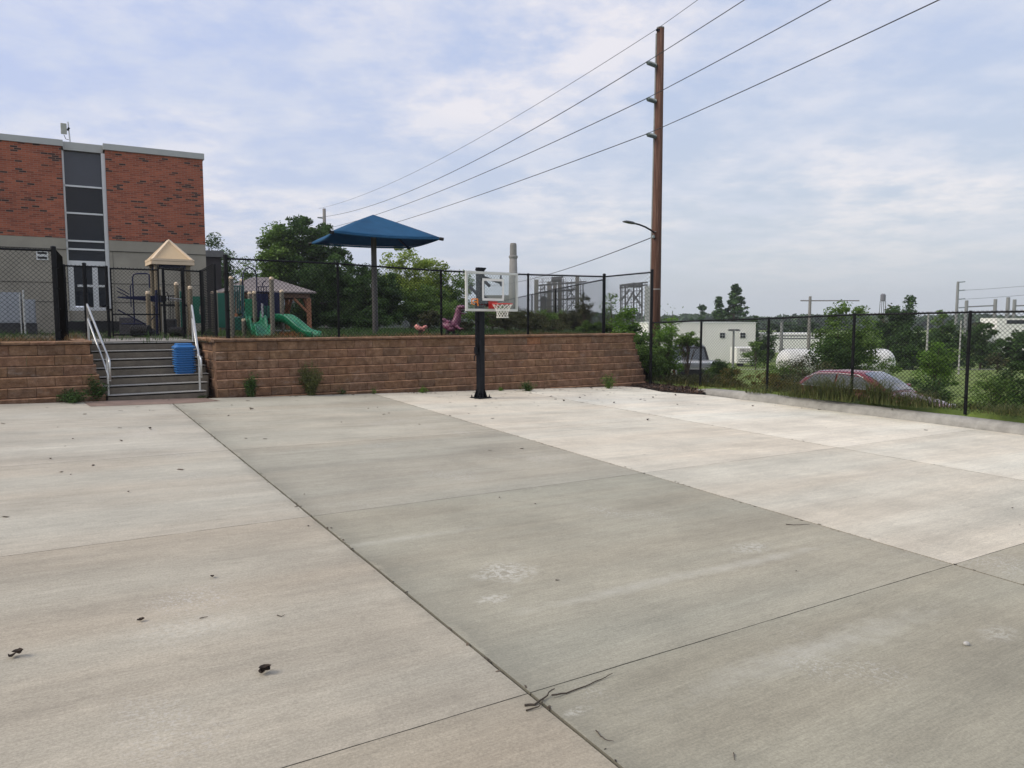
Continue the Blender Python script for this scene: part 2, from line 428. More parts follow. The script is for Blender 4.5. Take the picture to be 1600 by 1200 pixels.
# earth bed seen in the joints
bed = MB(); n = len(outline)
bed.add([Vector((q.x, q.y, court_z(q.x, q.y)-.018)) for q in outline], [tuple(range(n-1, -1, -1))])
bed.build('court_bed', mat('joint_dirt', (.035, .03, .024), .95, 0, .3, 30), kind='structure', loc=(0, 0, 0))
# brown stained apron in front of the steps
ap = [on_court(*q) for q in ((131, 629), (168, 626.5), (318, 621.5), (345, 626.5), (300, 630), (141, 635.5))]
mb = MB(); mb.add([Vector((q.x, q.y, q.z+.004)) for q in ap], [tuple(range(len(ap)-1, -1, -1))])
mb.build('step_apron', mat('brown_apron_concrete', (.25, .175, .135), .85, 0, .18, 4, bump=.3, dirt=.4), kind='structure', loc=(0, 0, 0))
# ================================================================== GROUND
grass_floor = mat('grass_ground', (.13, .185, .03), .95, 0, .4, 1.2, bump=.8, bs=25, bd=.05, dirt=.35, tint=(.15, .15, .035))
def gridmesh(xs, ys, zf, skip=None):
    mb = MB(); nx, ny = len(xs), len(ys)
    mb.v = [(x, y, zf(x, y)) for y in ys for x in xs]
    for j in range(ny-1):
        for i in range(nx-1):
            if skip and skip((xs[i]+xs[i+1])/2, (ys[j]+ys[j+1])/2): continue
            mb.f.append((j*nx+i, j*nx+i+1, (j+1)*nx+i+1, (j+1)*nx+i)); mb.c.append((1, 1, 1))
    return mb
xs = [-1000, -600, -300, -150, -90, -60, -40, -30, -20, -12, -8, -4, 0]+[1+.5*i for i in range(50)]+[27, 30, 35, 42, 50, 60, 80, 110, 150, 250, 500, 1000]
ys = [-300, -150, -60, -20, -8, 0, 4, 8]+[9+.5*i for i in range(54)]+[37, 40, 44, 50, 56, 62, 70, 78, 86, 100, 140, 200, 300, 500, 1000, 1500]
def bz(x, y):
    z = base_z(x, y)
    q = (x+.75*y-21.83)/1.25
    if ts(x, y)[1] < .4 and q < -.5: z = court_z(x, y)-.35
    if q > .2 and q < 30: z += .05*math.sin(x*1.7+y*.9)*math.sin(y*1.3-x*.4)
    return z
gridmesh(xs, ys, bz).build('ground', grass_floor, kind='structure', loc=(0, 0, 0), smooth=True)
terr = mat('terrace_earth', (.055, .048, .028), .95, 0, .4, 1.5, bump=.8, bs=30, bd=.04, dirt=.7, tint=(.03, .048, .015))
T0, T1 = -5.80, -3.62          # the opening of the steps
tl = [-70, -45, -30, -20, -15, -12, -9, -7.5, T0, T1, -2, 0, 2, 4, 6, 7, 7.5, 8, 8.5, 8.9]+[9.3+.6*i for i in range(22)]+[24, 28, 34]
sl = [.22, .5, 1.0, 1.72, 2.5, 4, 6, 8, 10, 13, 16, 19, 22, 25, 28, 31, 34, 38, 42, 47, 52, 58, 65]
tm = MB(); nt = len(tl)
for s_ in sl:
    for t_ in tl:
        p = W(t_, s_); tm.v.append((p.x, p.y, terrace_z(p.x, p.y)))
for j in range(len(sl)-1):
    for i in range(nt-1):
        if sl[j] < 1.7 and tl[i] >= T0-.01 and tl[i+1] <= T1+.01: continue
        tm.f.append((j*nt+i, j*nt+i+1, (j+1)*nt+i+1, (j+1)*nt+i)); tm.c.append((1, 1, 1))
tm.build('terrace', terr, kind='structure', loc=(0, 0, 0), smooth=True)
# far pale path across the lawn
mb = MB(); xx = [-5+i*3 for i in range(50)]
for x in xx:
    for y in (57.5, 61.5): mb.v.append((x, y+.08*x, base_z(x, y+.08*x)+.05))
for i in range(len(xx)-1): mb.f.append((2*i, 2*i+2, 2*i+3, 2*i+1)); mb.c.append((1, 1, 1))
mb.build('path', mat('pale_path', (.6, .57, .50), .9, 0, .1, .5), kind='structure', loc=(0, 0, 0))
# mulch at the wall's right end and behind the curb
mulch = mat('mulch_bed', (.035, .022, .014), .95, 0, .5, 25, bump=1, bs=60, bd=.03)
ml = [on_court(*q) for q in ((985, 604), (1000, 605.5), (1035, 612.5), (1092, 616.5))]
ml += [cb1+Vector((.3, .5, 0)), W(11.3, -.1), W(10, .7), W(8.9, .3), W(8.6, -.2)]
mb = MB()
mb.add([Vector((q.x, q.y, court_z(q.x, q.y)+(.004 if i < 4 else .07))) for i, q in enumerate(ml)], [tuple(range(len(ml)))])
mb.build('mulch_bed', mulch, kind='structure', loc=(0, 0, 0))
# mulch chips : nobody could count them
rg = np.random.default_rng(3)
def scatter_poly(poly, n, rg):
    a = np.array([(p.x, p.y) for p in poly]); mn, mx = a.min(0), a.max(0); out = []
    while len(out) < n:
        q = mn+rg.random(2)*(mx-mn); ins = False
        for i in range(len(a)):
            x1, y1 = a[i]; x2, y2 = a[(i+1) % len(a)]
            if (y1 > q[1]) != (y2 > q[1]) and q[0] < (x2-x1)*(q[1]-y1)/(y2-y1)+x1: ins = not ins
        if ins: out.append(q)
    return np.array(out)
def quads_flat(P, size, rg, tilt=.5, asp=3):
    n = len(P); a = rg.random(n)*6.283; L = size*(.5+rg.random(n))
    u = np.stack([np.cos(a), np.sin(a), rg.normal(0, tilt, n)], 1)*L[:, None]
    v = np.stack([-np.sin(a), np.cos(a), rg.normal(0, tilt, n)], 1)*(L/asp)[:, None]
    return np.stack([P-u-v, P+u-v, P+u+v, P-u+v], 1).reshape(-1, 3)
P = scatter_poly(ml, 2600, rg); P = np.c_[P, [court_z(x, y)+.03+.05*rg.random() for x, y in P]]
np_mesh('mulch', quads_flat(P, .035, rg), 4, foliage('mulch_chips', [(.02, .012, .008), (.06, .035, .022), (.12, .075, .05)], 0), loc=(5, 21, 0), label='dark brown wood mulch chips beside the right end of the block wall', cat='mulch', kind='stuff')
# ================================================================== RETAINING WALL
def block_mat():
    m = bpy.data.materials.new('retaining_block'); m.use_nodes = True; t = NT(m.node_tree)
    p = t.n('ShaderNodeBsdfPrincipled'); o = t.n('ShaderNodeOutputMaterial'); t.l(p.outputs[0], o.inputs[0])
    tone = t.n('ShaderNodeVertexColor', layer_name='tone').outputs[0]; v = t.coords()
    c = t.ramp(t.noise(v, 7, 6, .65), [(.3, (.118, .062, .033)), (.5, (.185, .103, .058)), (.7, (.27, .162, .097))])
    c = t.mix(1.0, c, tone, 'MULTIPLY')
    e = t.ramp(t.noise(t.coords((1, 1, 2.4)), 2.6, 6, .7), [(.56, 0.0), (.70, 1.0)])
    c = t.mix(t.math('MULTIPLY', e, .35), c, (.33, .27, .22))
    g = t.ramp(t.noise(v, 60, 4, .7), [(.35, .8), (.65, 1.2)]); c = t.mix(1.0, c, g, 'MULTIPLY')
    t.l(c, p.inputs['Base Color']); p.inputs['Roughness'].default_value = .92
    t.l(t.bump(t.noise(v, 22, 8, .7), .9, .03), p.inputs['Normal']); return m
blk = block_mat()
def block(mb, org, a, b, z0, z1, length, depth, rnd, tone):
    """a: along, b: into the wall; split face at org + a*x, chamfered edges, rough middle"""
    g = .004; ch = .012; nx, nz = 5, 3; grid = []
    g = .002; cx_ = .005
    lx = [g, g+cx_]+[g+cx_+(length-2*g-2*cx_)*k/(nx-1) for k in range(1, nx-1)]+[length-g-cx_, length-g]
    lz = [z0+.002, z0+.002+ch]+[z0+ch+(z1-z0-2*ch)*k/(nz) for k in range(1, nz)]+[z1-.002-.020, z1-.002]
    for j, z in enumerate(lz):
        for i, x in enumerate(lx):
            e = (i in (0, len(lx)-1)) or (j in (0, len(lz)-1))
            d = (.014 if j in (0, len(lz)-1) else .006) if e else rnd.uniform(-.008, .005)
            grid.append(org+a*x+b*d+Vector((0, 0, z)))
    W_, H_ = len(lx), len(lz); fs = []
    for j in range(H_-1):
        for i in range(W_-1): fs.append((j*W_+i, j*W_+i+1, (j+1)*W_+i+1, (j+1)*W_+i))
    n0 = len(grid)
    grid += [org+a*g+b*depth+Vector((0, 0, lz[0])), org+a*(length-g)+b*depth+Vector((0, 0, lz[0])), org+a*(length-g)+b*depth+Vector((0, 0, lz[-1])), org+a*g+b*depth+Vector((0, 0, lz[-1]))]
    top = [(H_-1)*W_+i for i in range(W_)]; bot = [i for i in range(W_)]
    lef = [j*W_ for j in range(H_)]; rig = [j*W_+W_-1 for j in range(H_)]
    fs.append(tuple(top)+(n0+2, n0+3)); fs.append(tuple(reversed(bot))+(n0, n0+1))
    fs.append(tuple(lef)+(n0+3, n0)); fs.append(tuple(reversed(rig))+(n0+1, n0+2))
    nb = len(mb.f)
    mb.add(grid, fs, tone)
    q = (H_-2)*(W_-1)
    for i in range(W_-1): mb.c[nb+q+i] = tuple(k*1.75 for k in tone)       # ledge highlight painted into the upper edge
    for i in range(W_-1): mb.c[nb+i] = tuple(k*.45 for k in tone)       # shadow gap under the course painted into the lower edge
    mb.c[nb+(H_-1)*(W_-1)] = tuple(k*2.1 for k in tone)  # top face painted paler too, as light caught on the ledge
def btone(r):
    k = r.random()
    if k < .018: b = (1.3, 1.05, .88)
    elif k < .10: b = (.8, .83, .86)
    else: q = r.uniform(.90, 1.10); b = (q*r.uniform(.97, 1.05), q, q*r.uniform(.92, 1.05))
    return b
CT = 1.45; CH = .2; BL = .457
def wall(name, ta, tb, la, lb, seed, label, ret):
    """ta,tb: ends at the top course; la,lb: how far each lower course steps out at either end"""
    r = random.Random(seed); mb = MB()
    zmin = min(court_z(*W(ta, 0).xy), court_z(*W(tb, 0).xy))
    k = 0
    while CT-CH*k > zmin-.05:
        z1 = CT-CH*k; z0 = z1-CH; s = .11-.034*k
        A, B = ta-la*k, tb+lb*k; x = A
        first = BL*(.55 if k % 2 else 1)*r.uniform(.75, 1.0)
        x1 = min(x+first, B)
        while x < B-.02:
            if B-x1 < .12: x1 = B
            gt = court_z(*W((x+x1)/2, 0).xy)
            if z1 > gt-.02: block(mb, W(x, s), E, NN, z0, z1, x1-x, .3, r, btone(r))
            x = x1; x1 = min(x+BL, B)
        for side, te, on in ((1, B, ret[1]), (-1, A, ret[0])):
            if not on: continue
            y = s+.3
            while y < 1.9:
                L = .44
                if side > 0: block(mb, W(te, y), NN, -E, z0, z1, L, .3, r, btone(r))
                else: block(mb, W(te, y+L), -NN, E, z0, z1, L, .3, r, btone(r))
                y += L
        k += 1
    # cap course
    x = ta-.04
    while x < tb:
        x1 = min(x+r.uniform(.40, .48), tb+.04)
        if tb-x1 < .15: x1 = tb+.04
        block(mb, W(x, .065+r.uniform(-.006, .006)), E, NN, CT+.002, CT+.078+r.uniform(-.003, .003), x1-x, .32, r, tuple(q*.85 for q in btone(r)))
        x = x1
    for side, te, on in ((1, tb+.03, ret[1]), (-1, ta-.03, ret[0])):
        y = .4
        while on and y < 1.9:
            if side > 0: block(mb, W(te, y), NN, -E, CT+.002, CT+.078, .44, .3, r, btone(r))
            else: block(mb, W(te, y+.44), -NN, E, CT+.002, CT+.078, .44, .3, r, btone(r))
            y += .44
    return mb.build(name, blk, label=label, cat='retaining wall', loc=tuple(W((ta+tb)/2, 0, 0)), group='brown block retaining walls')
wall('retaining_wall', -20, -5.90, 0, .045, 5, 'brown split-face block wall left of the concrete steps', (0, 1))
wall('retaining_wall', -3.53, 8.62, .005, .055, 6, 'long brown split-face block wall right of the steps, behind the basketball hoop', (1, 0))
# backfill so that no light shows through the courses
# ================================================================== STEPS
stepc = mat('step_concrete', (.155, .132, .10), .9, 0, .2, 6, bump=.4, bs=80, dirt=.4)
nosec = mat('step_nosing', (.34, .33, .30), .85, 0, .12, 20)
st = thing('concrete_steps', W((T0+T1)/2, 0, court_z(*W(-4.7, 0).xy)), 'seven dark concrete steps rising between the two block walls', 'steps', EANG)
tz0 = 1.44; RI = .168; TR = .262; s_top = 1.50
mb = MB(); ns = MB()
for i in range(7):
    z1 = tz0-RI*i; s0 = s_top-TR*i; a, b_ = T0, T1
    if i == 6: a, b_ = -5.64, -3.78
    if i == 5: a, b_ = -5.72, -3.70
    lo = court_z(*W(a, 0).xy)-.06
    s1 = 1.95 if i == 0 else s0+TR+.02
    c = W((a+b_)/2, (s0+s1)/2, (z1+lo)/2-.02)
    mb.box(c, (b_-a, s1-s0, z1-lo-.04), EANG)
    ns.box(W((a+b_)/2, s0+.165, z1-.005), (b_-a+.004, .36, .012), EANG)
mb.build('riser_block', stepc, st, bevel=.006); ns.build('tread', nosec, st, bevel=.002)
# landing path to the gate
mb = MB(); mb.add([W(T0, 1.9, TZ+.004), W(T1, 1.9, TZ+.004), W(T1+.1, 4.9, TZ+.004), W(T0-.1, 4.9, TZ+.004)], [(0, 1, 2, 3)])
mb.build('landing', mat('landing_concrete', (.28, .26, .23), .9, 0, .15, 3, bump=.3), kind='structure', loc=(0, 0, 0))
# handrails
def handrail(tt, tq_, label):
    t = (tt+tq_)/2
    def W(t_, s, z=0):
        f = min(1, max(0, (s+.1)/1.8)); return globals()['W'](tq_+(tt-tq_)*f, s, z)
    th = thing('handrail', W(t, 0, court_z(*W(t, 0).xy)), label, 'handrail', EANG, 'galvanised handrails')
    top = tz0+.0; sb = s_top-TR*6; zb = tz0-RI*6
    hi = W(t, 1.75, TZ+.83); 
    lo = W(t, sb-.02, zb+.72)
    r = .021
    u = MB()
    u.tube([hi+Vector((0, 0, -.42))+NN*.02, hi+Vector((0, 0, -.05))+NN*.02, hi+Vector((0, 0, -.008))-NN*.01, hi-NN*.05-Vector((0, 0, .03)), lo+NN*.05+Vector((0, 0, .03)), lo-NN*.10, lo-NN*.15-Vector((0, 0, .05)), lo-NN*.15-Vector((0, 0, .40))], r, 10)
    u.build('top_rail', galv, th, smooth=True)
    l = MB(); l.tube([W(t, 1.74, TZ+.52), W(t, 1.68, TZ+.49), W(t, sb-.17, zb+.30)], r*.9, 10); l.build('lower_rail', galv, th, smooth=True)
    for s_, zt, z_ in ((1.72, TZ+.5, TZ-.02), (sb+.13, zb+.80, zb-.01)):
        p = MB(); p.tube([W(t, s_, z_), W(t, s_, zt)], r*1.05, 10); p.lathe([(.045, z_), (.045, z_+.012)], W(t, s_, 0), 10); p.build('post', galv, th, smooth=False)
    return th
handrail(-5.80, -5.60, 'galvanised pipe handrail on the left side of the steps')
handrail(-3.68, -3.90, 'galvanised pipe handrail on the right of the steps beside the blue bin')
# blue ribbed bin on the third step from the bottom
bt = -4.07; bs_ = s_top-TR*4+.24; bzz = tz0-RI*4
c = W(bt, bs_, bzz)
tb = thing('trash_bin', c, 'bright blue ribbed square plastic bin standing on the steps', 'trash bin', EANG)
def rsq(hw, z, n=6, rr=.06):
    out = []
    for q in range(4):
        for k in range(n):
            a = math.pi/2*(q+k/(n-1)); cx = (hw-rr)*(1 if q in (0, 3) else -1); cy = (hw-rr)*(1 if q in (0, 1) else -1)
            out.append(Vector((cx+rr*math.cos(a), cy+rr*math.sin(a), z)))
    return out
rings = []; hb = .60
rings.append(rsq(.185, 0)); rings.append(rsq(.19, .01))
for k in range(11):
    z = .03+k*.049; rings += [rsq(.176, z), rsq(.176, z+.014), rsq(.214, z+.022), rsq(.214, z+.036), rsq(.178, z+.045)]
rings += [rsq(.22, .572), rsq(.215, .59), rsq(.17, .62)]
mb = MB(); mb.loft(rings); bluep = mat('blue_plastic', (.022, .15, .40), .5, 0, .1, 5, dirt=.2)
mb.build('body', bluep, tb, world=False)
mb = MB(); mb.loft([rsq(.165, .618), rsq(.165, .655), rsq(.150, .66)]); mb.build('lid', bluep, tb, world=False)
# ================================================================== CURB
mb = MB(); curbc = mat('curb_concrete', (.30, .29, .26), .88, 0, .22, 5, bump=.5, bs=50, dirt=.45)
prev = None; n = 60; nrm = Vector((-cdir.y, cdir.x, 0))
if nrm.x < 0: nrm = -nrm
rings = []; start = cb1-cdir*.9+nrm*.28
rr = random.Random(8)
for i in range(n+1):
    L = -.7+i*(30/n) if i > 3 else -.7+i*.2
    p = cb1+cdir*L; bend = max(0, .6-L)*.35 if L < .6 else 0
    p = p+nrm*bend; z = court_z(p.x, p.y); sc = min(1, .35+max(0, (L+.7))*.6)
    j = lambda: rr.uniform(-.004, .004)
    rings.append([Vector((p.x, p.y, 0))+nrm*o_+Vector((0, 0, z+h_*sc+j())) for o_, h_ in ((0, -.06), (0, .015), (.03, .10), (.08, .165), (.16, .195), (.33, .195), (.38, .17), (.40, -.06))])
mb.loft(rings)
mb.build('curb', curbc, kind='structure', loc=(0, 0, 0), smooth=False)
# ================================================================== CHAIN LINK
PITCHW = .090
def wires(mb, p0, p1, zb0, zb1, zt0, zt1, r=.0034, up=.04):
    p0, p1 = Vector((p0.x, p0.y, 0)), Vector((p1.x, p1.y, 0)); L = (p1-p0).length; d = (p1-p0)/L; nr = Vector((-d.y, d.x, 0))
    Hh = ((zt0-zb0)+(zt1-zb1))/2
    def P(u, w_, off):
        zb = zb0+(zb1-zb0)*u/L; zt = zt0+(zt1-zt0)*u/L
        return p0+d*u+nr*off+Vector((0, 0, zb+(zt-zb)*w_/Hh))
    Hx = Hh+up; n = int((L+Hx)/PITCHW)+2
    for k in range(n):
        for sg in (1, -1):
            u0 = k*PITCHW-Hx if sg > 0 else k*PITCHW
            a = (u0, 0); b = (u0+sg*Hx, Hx)
            ua, wa = a; ub, wb = b
            if sg > 0:
                if ua < 0: wa += -ua; ua = 0
                if ub > L: wb -= ub-L; ub = L
                if ua >= L or ub <= 0 or wb <= wa: continue
            else:
                if ua > L: wa += ua-L; ua = L
                if ub < 0: wb -= -ub; ub = 0
                if ub >= L or ua <= 0 or wb <= wa: continue
            A, B = P(ua, wa, sg*r*.9), P(ub, wb, sg*r*.9)
            dd = (B-A).normalized(); x = nr; y = dd.cross(x)
            vs = []
            for q in (A, B):
                for t_ in range(3):
                    an = 2.094*t_+.5; vs.append(q+(x*math.cos(an)+y*math.sin(an))*r)
            mb.add(vs, [(0, 1, 4, 3), (1, 2, 5, 4), (2, 0, 3, 5)])
def cfence(label, pts, group='black chain link fences', pr=.03, thick=(), r=.0034, railr=.021, bottom=False, name='chain_link_fence', wire=True, mid=None):
    """pts: (Vector xy, z bottom, z top) of each post"""
    p0 = pts[0]; th = thing(name, (p0[0].x, p0[0].y, p0[1]), label, 'fence', 0, group)
    wm = MB(); rl = MB()
    for i, (p, zb, zt) in enumerate(pts):
        rad = .045 if i in thick else pr; ex = .07 if i in thick else .015
        m = MB(); m.tube([(p.x, p.y, zb-.05), (p.x, p.y, zt+ex)], rad, 12); m.lathe([(rad*1.12, zt+ex-.02), (rad*1.1, zt+ex+.01), (rad*.5, zt+ex+.025)], (p.x, p.y, 0), 12)
        m.build('post', black_metal, th, smooth=False)
        if i+1 < len(pts):
            q, qb, qt = pts[i+1]
            rl.tube([(p.x, p.y, zt), (q.x, q.y, qt)], railr, 8)
            if bottom: br = MB(); br.tube([(p.x, p.y, zb+.05), (q.x, q.y, qb+.05)], .008, 6); br.build('bottom_rail', black_metal, th)
            if mid: rl.tube([(p.x, p.y, zb+mid), (q.x, q.y, qb+mid)], railr*.8, 8)
            d = Vector((q.x-p.x, q.y-p.y, 0)).normalized(); off = Vector((d.y, -d.x, 0))*.03
            wires(wm, p+off, q+off, zb+.03, qb+.03, zt, qt, r)
            for fr in (.15, .38, .6, .82):     # tie bands on the post
                z = zb+(zt-zb)*fr; wm.box((p.x+off.x*.6, p.y+off.y*.6, z), (rad*2.3, rad*2.3, .018), math.atan2(d.y, d.x))
    rl.build('top_rail', black_metal, th)
    if wire: wm.build('wire_mesh', black_vinyl, th)
    return th
FZ = TZ
def WV(t, s): return W(t, s)
lf = [(WV(-20+i*3.02, .62), FZ, 3.30) for i in range(4)]+[(WV(-7.96-.0+-.0, .62), FZ, 3.30), (WV(-6.42, .62), FZ, 3.31)]
cfence('tall black chain link fence left of the steps that turns back towards the gate', lf+[(WV(-6.2, 2.8), FZ, 3.31), (WV(-6.1, 4.88), FZ, 3.31)], thick=(5,))
# gate line
gA, gB = -6.1, -2.85
GL = 4.88
def glt(u): # t on the gate line for a photo column
    k = (u-800)/F; # X = k Y ; solve on line s=GL
    a = W(0, GL); return (k*a.y-a.x)/(E.x-k*E.y)
t138, t175, t254, t259, t290, t320 = [glt(u) for u in (138, 172, 253, 259.5, 289.5, 320)]
cfence('black chain link fence panel with a tall post left of the gate', [(WV(gA+.05, GL), FZ, 3.28), (WV(t138, GL), FZ, 3.28), (WV(t175, GL), FZ, 3.28)], thick=(1,), pr=.035)
cfence('black chain link fence panel with a tall post right of the gate', [(WV(t259, GL), FZ, 3.28), (WV(t290, GL), FZ, 3.26), (WV(gB, GL), FZ, 3.25)], thick=(1,), pr=.035)
g = thing('gate', WV(t175+.05, GL)+Vector((0, 0, FZ)), 'black chain link gate with a middle rail, closed at the top of the steps', 'gate', EANG)
ga, gb = t175+.09, t254-.02
mb = MB()
for a, b in (((ga, FZ+.05), (ga, 3.27)), ((gb, FZ+.05), (gb, 3.36)), ((ga, 3.25), (gb, 3.25)), ((ga, FZ+.1), (gb, FZ+.1)), ((ga, FZ+.63), (gb, FZ+.63))):
    mb.tube([W(a[0], GL-.02, a[1]), W(b[0], GL-.02, b[1])], .02, 8)
mb.build('gate_frame', black_metal, g)
mb = MB(); wires(mb, W(ga, GL-.05), W(gb, GL-.05), FZ+.1, FZ+.1, 3.25, 3.25); mb.build('wire_mesh', black_vinyl, g)
mb = MB()
mb.box(W(gb+.10, GL-.06, FZ+1.05), (.13, .10, .16), EANG); mb.tube([W(gb-.10, GL-.08, FZ+1.18), W(gb+.02, GL-.1, FZ+1.12), W(gb+.1, GL-.1, FZ+1.1)], .014, 8)
mb.tube([W(gb+.06, GL-.1, FZ+1.25), W(gb+.2, GL-.1, FZ+1.2), W(gb+.22, GL-.1, FZ+1.0)], .012, 8)
mb.build('latch', black_metal, g)
# right of the steps : return, long front run, corner
RZ = {357: 3.30, 530: 3.29, 690: 3.22, 825: 3.21, 943: 3.24}
def frt(u, s=.62):
    k = (u-800)/F; a = W(0, s); return (k*a.y-a.x)/(E.x-k*E.y)
cfence('black chain link fence returning from the gate to the corner post right of the steps', [(WV(gB+.04, GL), FZ, 3.25), (WV((gB-3.05)/2, 2.7), FZ, 3.28)], pr=.035)
fr = [(WV((gB-3.05)/2, 2.7), FZ, 3.28)]
fr = [(WV(frt(u), .62), FZ, z) for u, z in RZ.items()]
cfence('long black chain link fence on the block wall behind the hoop', fr, thick=(0, 4), r=.0040)
cpost = fr[-1][0]
tallp = at(1016, 607, 22.9)
cfence('black chain link fence corner rounding the wall end to the tall post', [(cpost+E*.02, FZ, 3.24), (Vector((tallp.x, tallp.y, 0)), -.16, 3.37)], thick=(1,), bottom=True, r=.0040)
bk = [at(943, 437, 23.2), at(868, 452, 33), at(805, 466, 46), at(720, 484, 54), at(643, 493, 57), at(540, 497, 59), at(430, 498, 60)]
bp = []
for i, p in enumerate(bk): bp.append((Vector((p.x, p.y, 0)), gz(p.x, p.y), p.z))
ex = []
for i in range(len(bp)-1):
    a, b = bp[i], bp[i+1]; n_ = max(1, int((b[0]-a[0]).length/5))
    n_ = 1 if i == 0 else n_
    for k in range(n_):
        f = k/n_; q = a[0].lerp(b[0], f); zt = a[2]+(b[2]-a[2])*f; ex.append((q, min(gz(q.x, q.y), zt-1.5), zt))
ex.append(bp[-1])
cfence('black chain link fence running away behind the brush to the back of the playground', ex, r=.0014)
# low fence by the curb
def flow(Y): return Vector((21.83-.75*Y, Y, 0))
def fl_at(u, dx=0):
    k = (u-800)/F; return 21.83/(k+.75)
rf = [(Vector((tallp.x, tallp.y, 0)), -.1, 1.84)]
for u, zb, zt in ((1095, .07, 1.91), (1200, .08, 1.97), (1333, .0, 2.06), (1513, -.05, 2.10)):
    rf.append((flow(fl_at(u)), zb, zt))
for Y in (13.9, 11.8, 9.7): rf.append((flow(Y), -.12, 2.12))
cfence('lower black chain link fence behind the curb on the right of the court', rf, pr=.034, r=.0040)
# ================================================================== BASKETBALL HOOP
hb_ = on_court(751, 622)
bang = math.atan2(.95, 1.19); BE = Vector((math.cos(bang), math.sin(bang), 0)); BN = Vector((math.sin(bang), -math.cos(bang), 0))  # BN faces the court
hp = thing('basketball_hoop', hb_, 'black post basketball hoop with clear backboard and white net', 'basketball hoop', bang)
pm = mat('hoop_black_paint', (.004, .0055, .009), .45, 0, .12, 6, dirt=.2, spec=.2)
ptop = 3.10
mb = MB(); mb.box(hb_+Vector((0, 0, (ptop-hb_.z)/2)), (.15, .15, ptop-hb_.z), bang+R(8)); mb.build('post', pm, hp, bevel=.012)
mb = MB(); mb.box(Vector((hb_.x, hb_.y, ptop+.012)), (.175, .175, .03), bang+R(8))
mb.box(Vector((hb_.x, hb_.y, ptop+.045))+BE*.02, (.26, .10, .035), bang+R(8)); mb.build('post_cap', pm, hp, bevel=.006)
mb = MB()
mb.box(hb_+Vector((0, 0, .014)), (.40, .34, .02), bang+R(8))
for a in (0, 90, 180, 270):
    d = Vector((math.cos(bang+R(8+a)), math.sin(bang+R(8+a)), 0)); n = Vector((-d.y, d.x, 0))
    for o_ in (-.055, .055):
        b0 = hb_+n*o_+d*.07
        mb.plate([b0+Vector((0, 0, .024)), b0+d*.10+Vector((0, 0, .024)), b0+d*.09+Vector((0, 0, .05)), b0+Vector((0, 0, .24))], n*.008)
mb.build('base_plate', pm, hp)
for a, b in ((-1, -1), (-1, 1), (1, -1), (1, 1)):
    d = Vector((math.cos(bang+R(8)), math.sin(bang+R(8)), 0)); n = Vector((-d.y, d.x, 0)); c = hb_+d*.165*a+n*.13*b
    m = MB(); m.lathe([(.02, .022), (.02, .045), (.01, .046), (.01, .085)], c, 6); m.build('anchor_bolt', pm, hp)
bc = at(769, 457, 17.38); zb0, zb1 = 2.135, 3.035; BW = 1.50
def B(a, n_, z): p = Vector((bc.x, bc.y, 0))+BE*a+BN*n_; return Vector((p.x, p.y, z))
alu = mat('backboard_aluminium', (.60, .61, .58), .4, .25, .08, 8, dirt=.15)
bb = MB()
zc = (zb0+zb1)/2
for z in (zb0+.028, zb1-.028): bb.box(B(0, 0, z), (BW, .05, .056), bang)
for a in (-BW/2+.026, BW/2-.026): bb.box(B(a, 0, zc), (.052, .05, zb1-zb0-.115), bang)
brd = bb.build('backboard_frame', alu, hp, bevel=.004)
m = MB(); m.box(B(0, .005, zc), (BW-.1, .01, zb1-zb0-.10), bang); m.build('backboard_glass', glassmat('acrylic'), hp)
m = MB(); zt = zb0+.72
for z in (zb0+.27, zt): m.box(B(.02, .013, z), (.62, .004, .055), bang)
for a in (-.29+.02, .29+.02): m.box(B(a, .013, (zb0+.27+zt)/2), (.055, .004, zt-zb0-.27-.055), bang)
m.build('target_square', mat('square_white', (.74, .74, .70), .5, 0, .04), hp)
# orange corner mark of the maker on the glass : a broken ring with a bar
m = MB(); orange = mat('orange_vinyl', (.72, .22, .02), .5, 0, .05)
c0 = (-.50, zb0+.20)
segs = [(-.09, .07, .15, .03), (.0, .07, .05, .03), (-.085, .02, .035, .12), (.07, .03, .04, .09), (.02, -.01, .09, .03), (-.03, -.04, .05, .025), (.075, -.06, .03, .04)]
for a, z, ww, hh in [(0, .075, .17, .03), (-.085, .015, .035, .12), (.075, .02, .035, .11), (.01, .01, .09, .028), (-.03, -.045, .05, .024), (.085, -.06, .03, .045)]:
    m.box(B(c0[0]+a, .0125, c0[1]+z), (ww, .003, hh), bang)
m.build('corner_decal', orange, hp)
# arms, actuator
m = MB()
pf = .49
def P_(a, n_, z): return B(a, -n_, z)
for o_ in (-.10, .10):
    m.bar(P_(o_*.9, .47, 2.95), P_(o_*2.7, .05, 2.80), .03, .06)
    m.bar(P_(o_*.9, .47, 2.50), P_(o_*1.2, .05, 2.27), .035, .07)
    m.bar(P_(o_*2.8, .035, 2.97), P_(o_*2.8, .035, 2.72), .045, .04)
m.bar(P_(-.17, .035, 2.27), P_(.17, .035, 2.27), .05, .05)
m.bar(P_(0, .48, 2.95), P_(0, .10, 2.72), .05, .06)
m.build('extension_arm', pm, hp)
m = MB(); m.tube([P_(-.02, .85, 2.72), P_(-.01, .25, 2.36)], .038, 12); m.tube([P_(-.01, .25, 2.36), P_(0, .06, 2.26)], .02, 8); m.build('lift_spring', pm, hp, smooth=True)
for k, f in enumerate((.25, .38, .5, .62)):
    m = MB(); p = P_(-.02, .85, 2.72).lerp(P_(-.01, .25, 2.36), f); m.box(p+BN*.036+Vector((0, 0, .0)), (.028, .004, .03), bang); m.build('spring_decal', white_paint, hp)
m = MB(); q = hb_; base = Vector((q.x, q.y, 0))-BE*.13
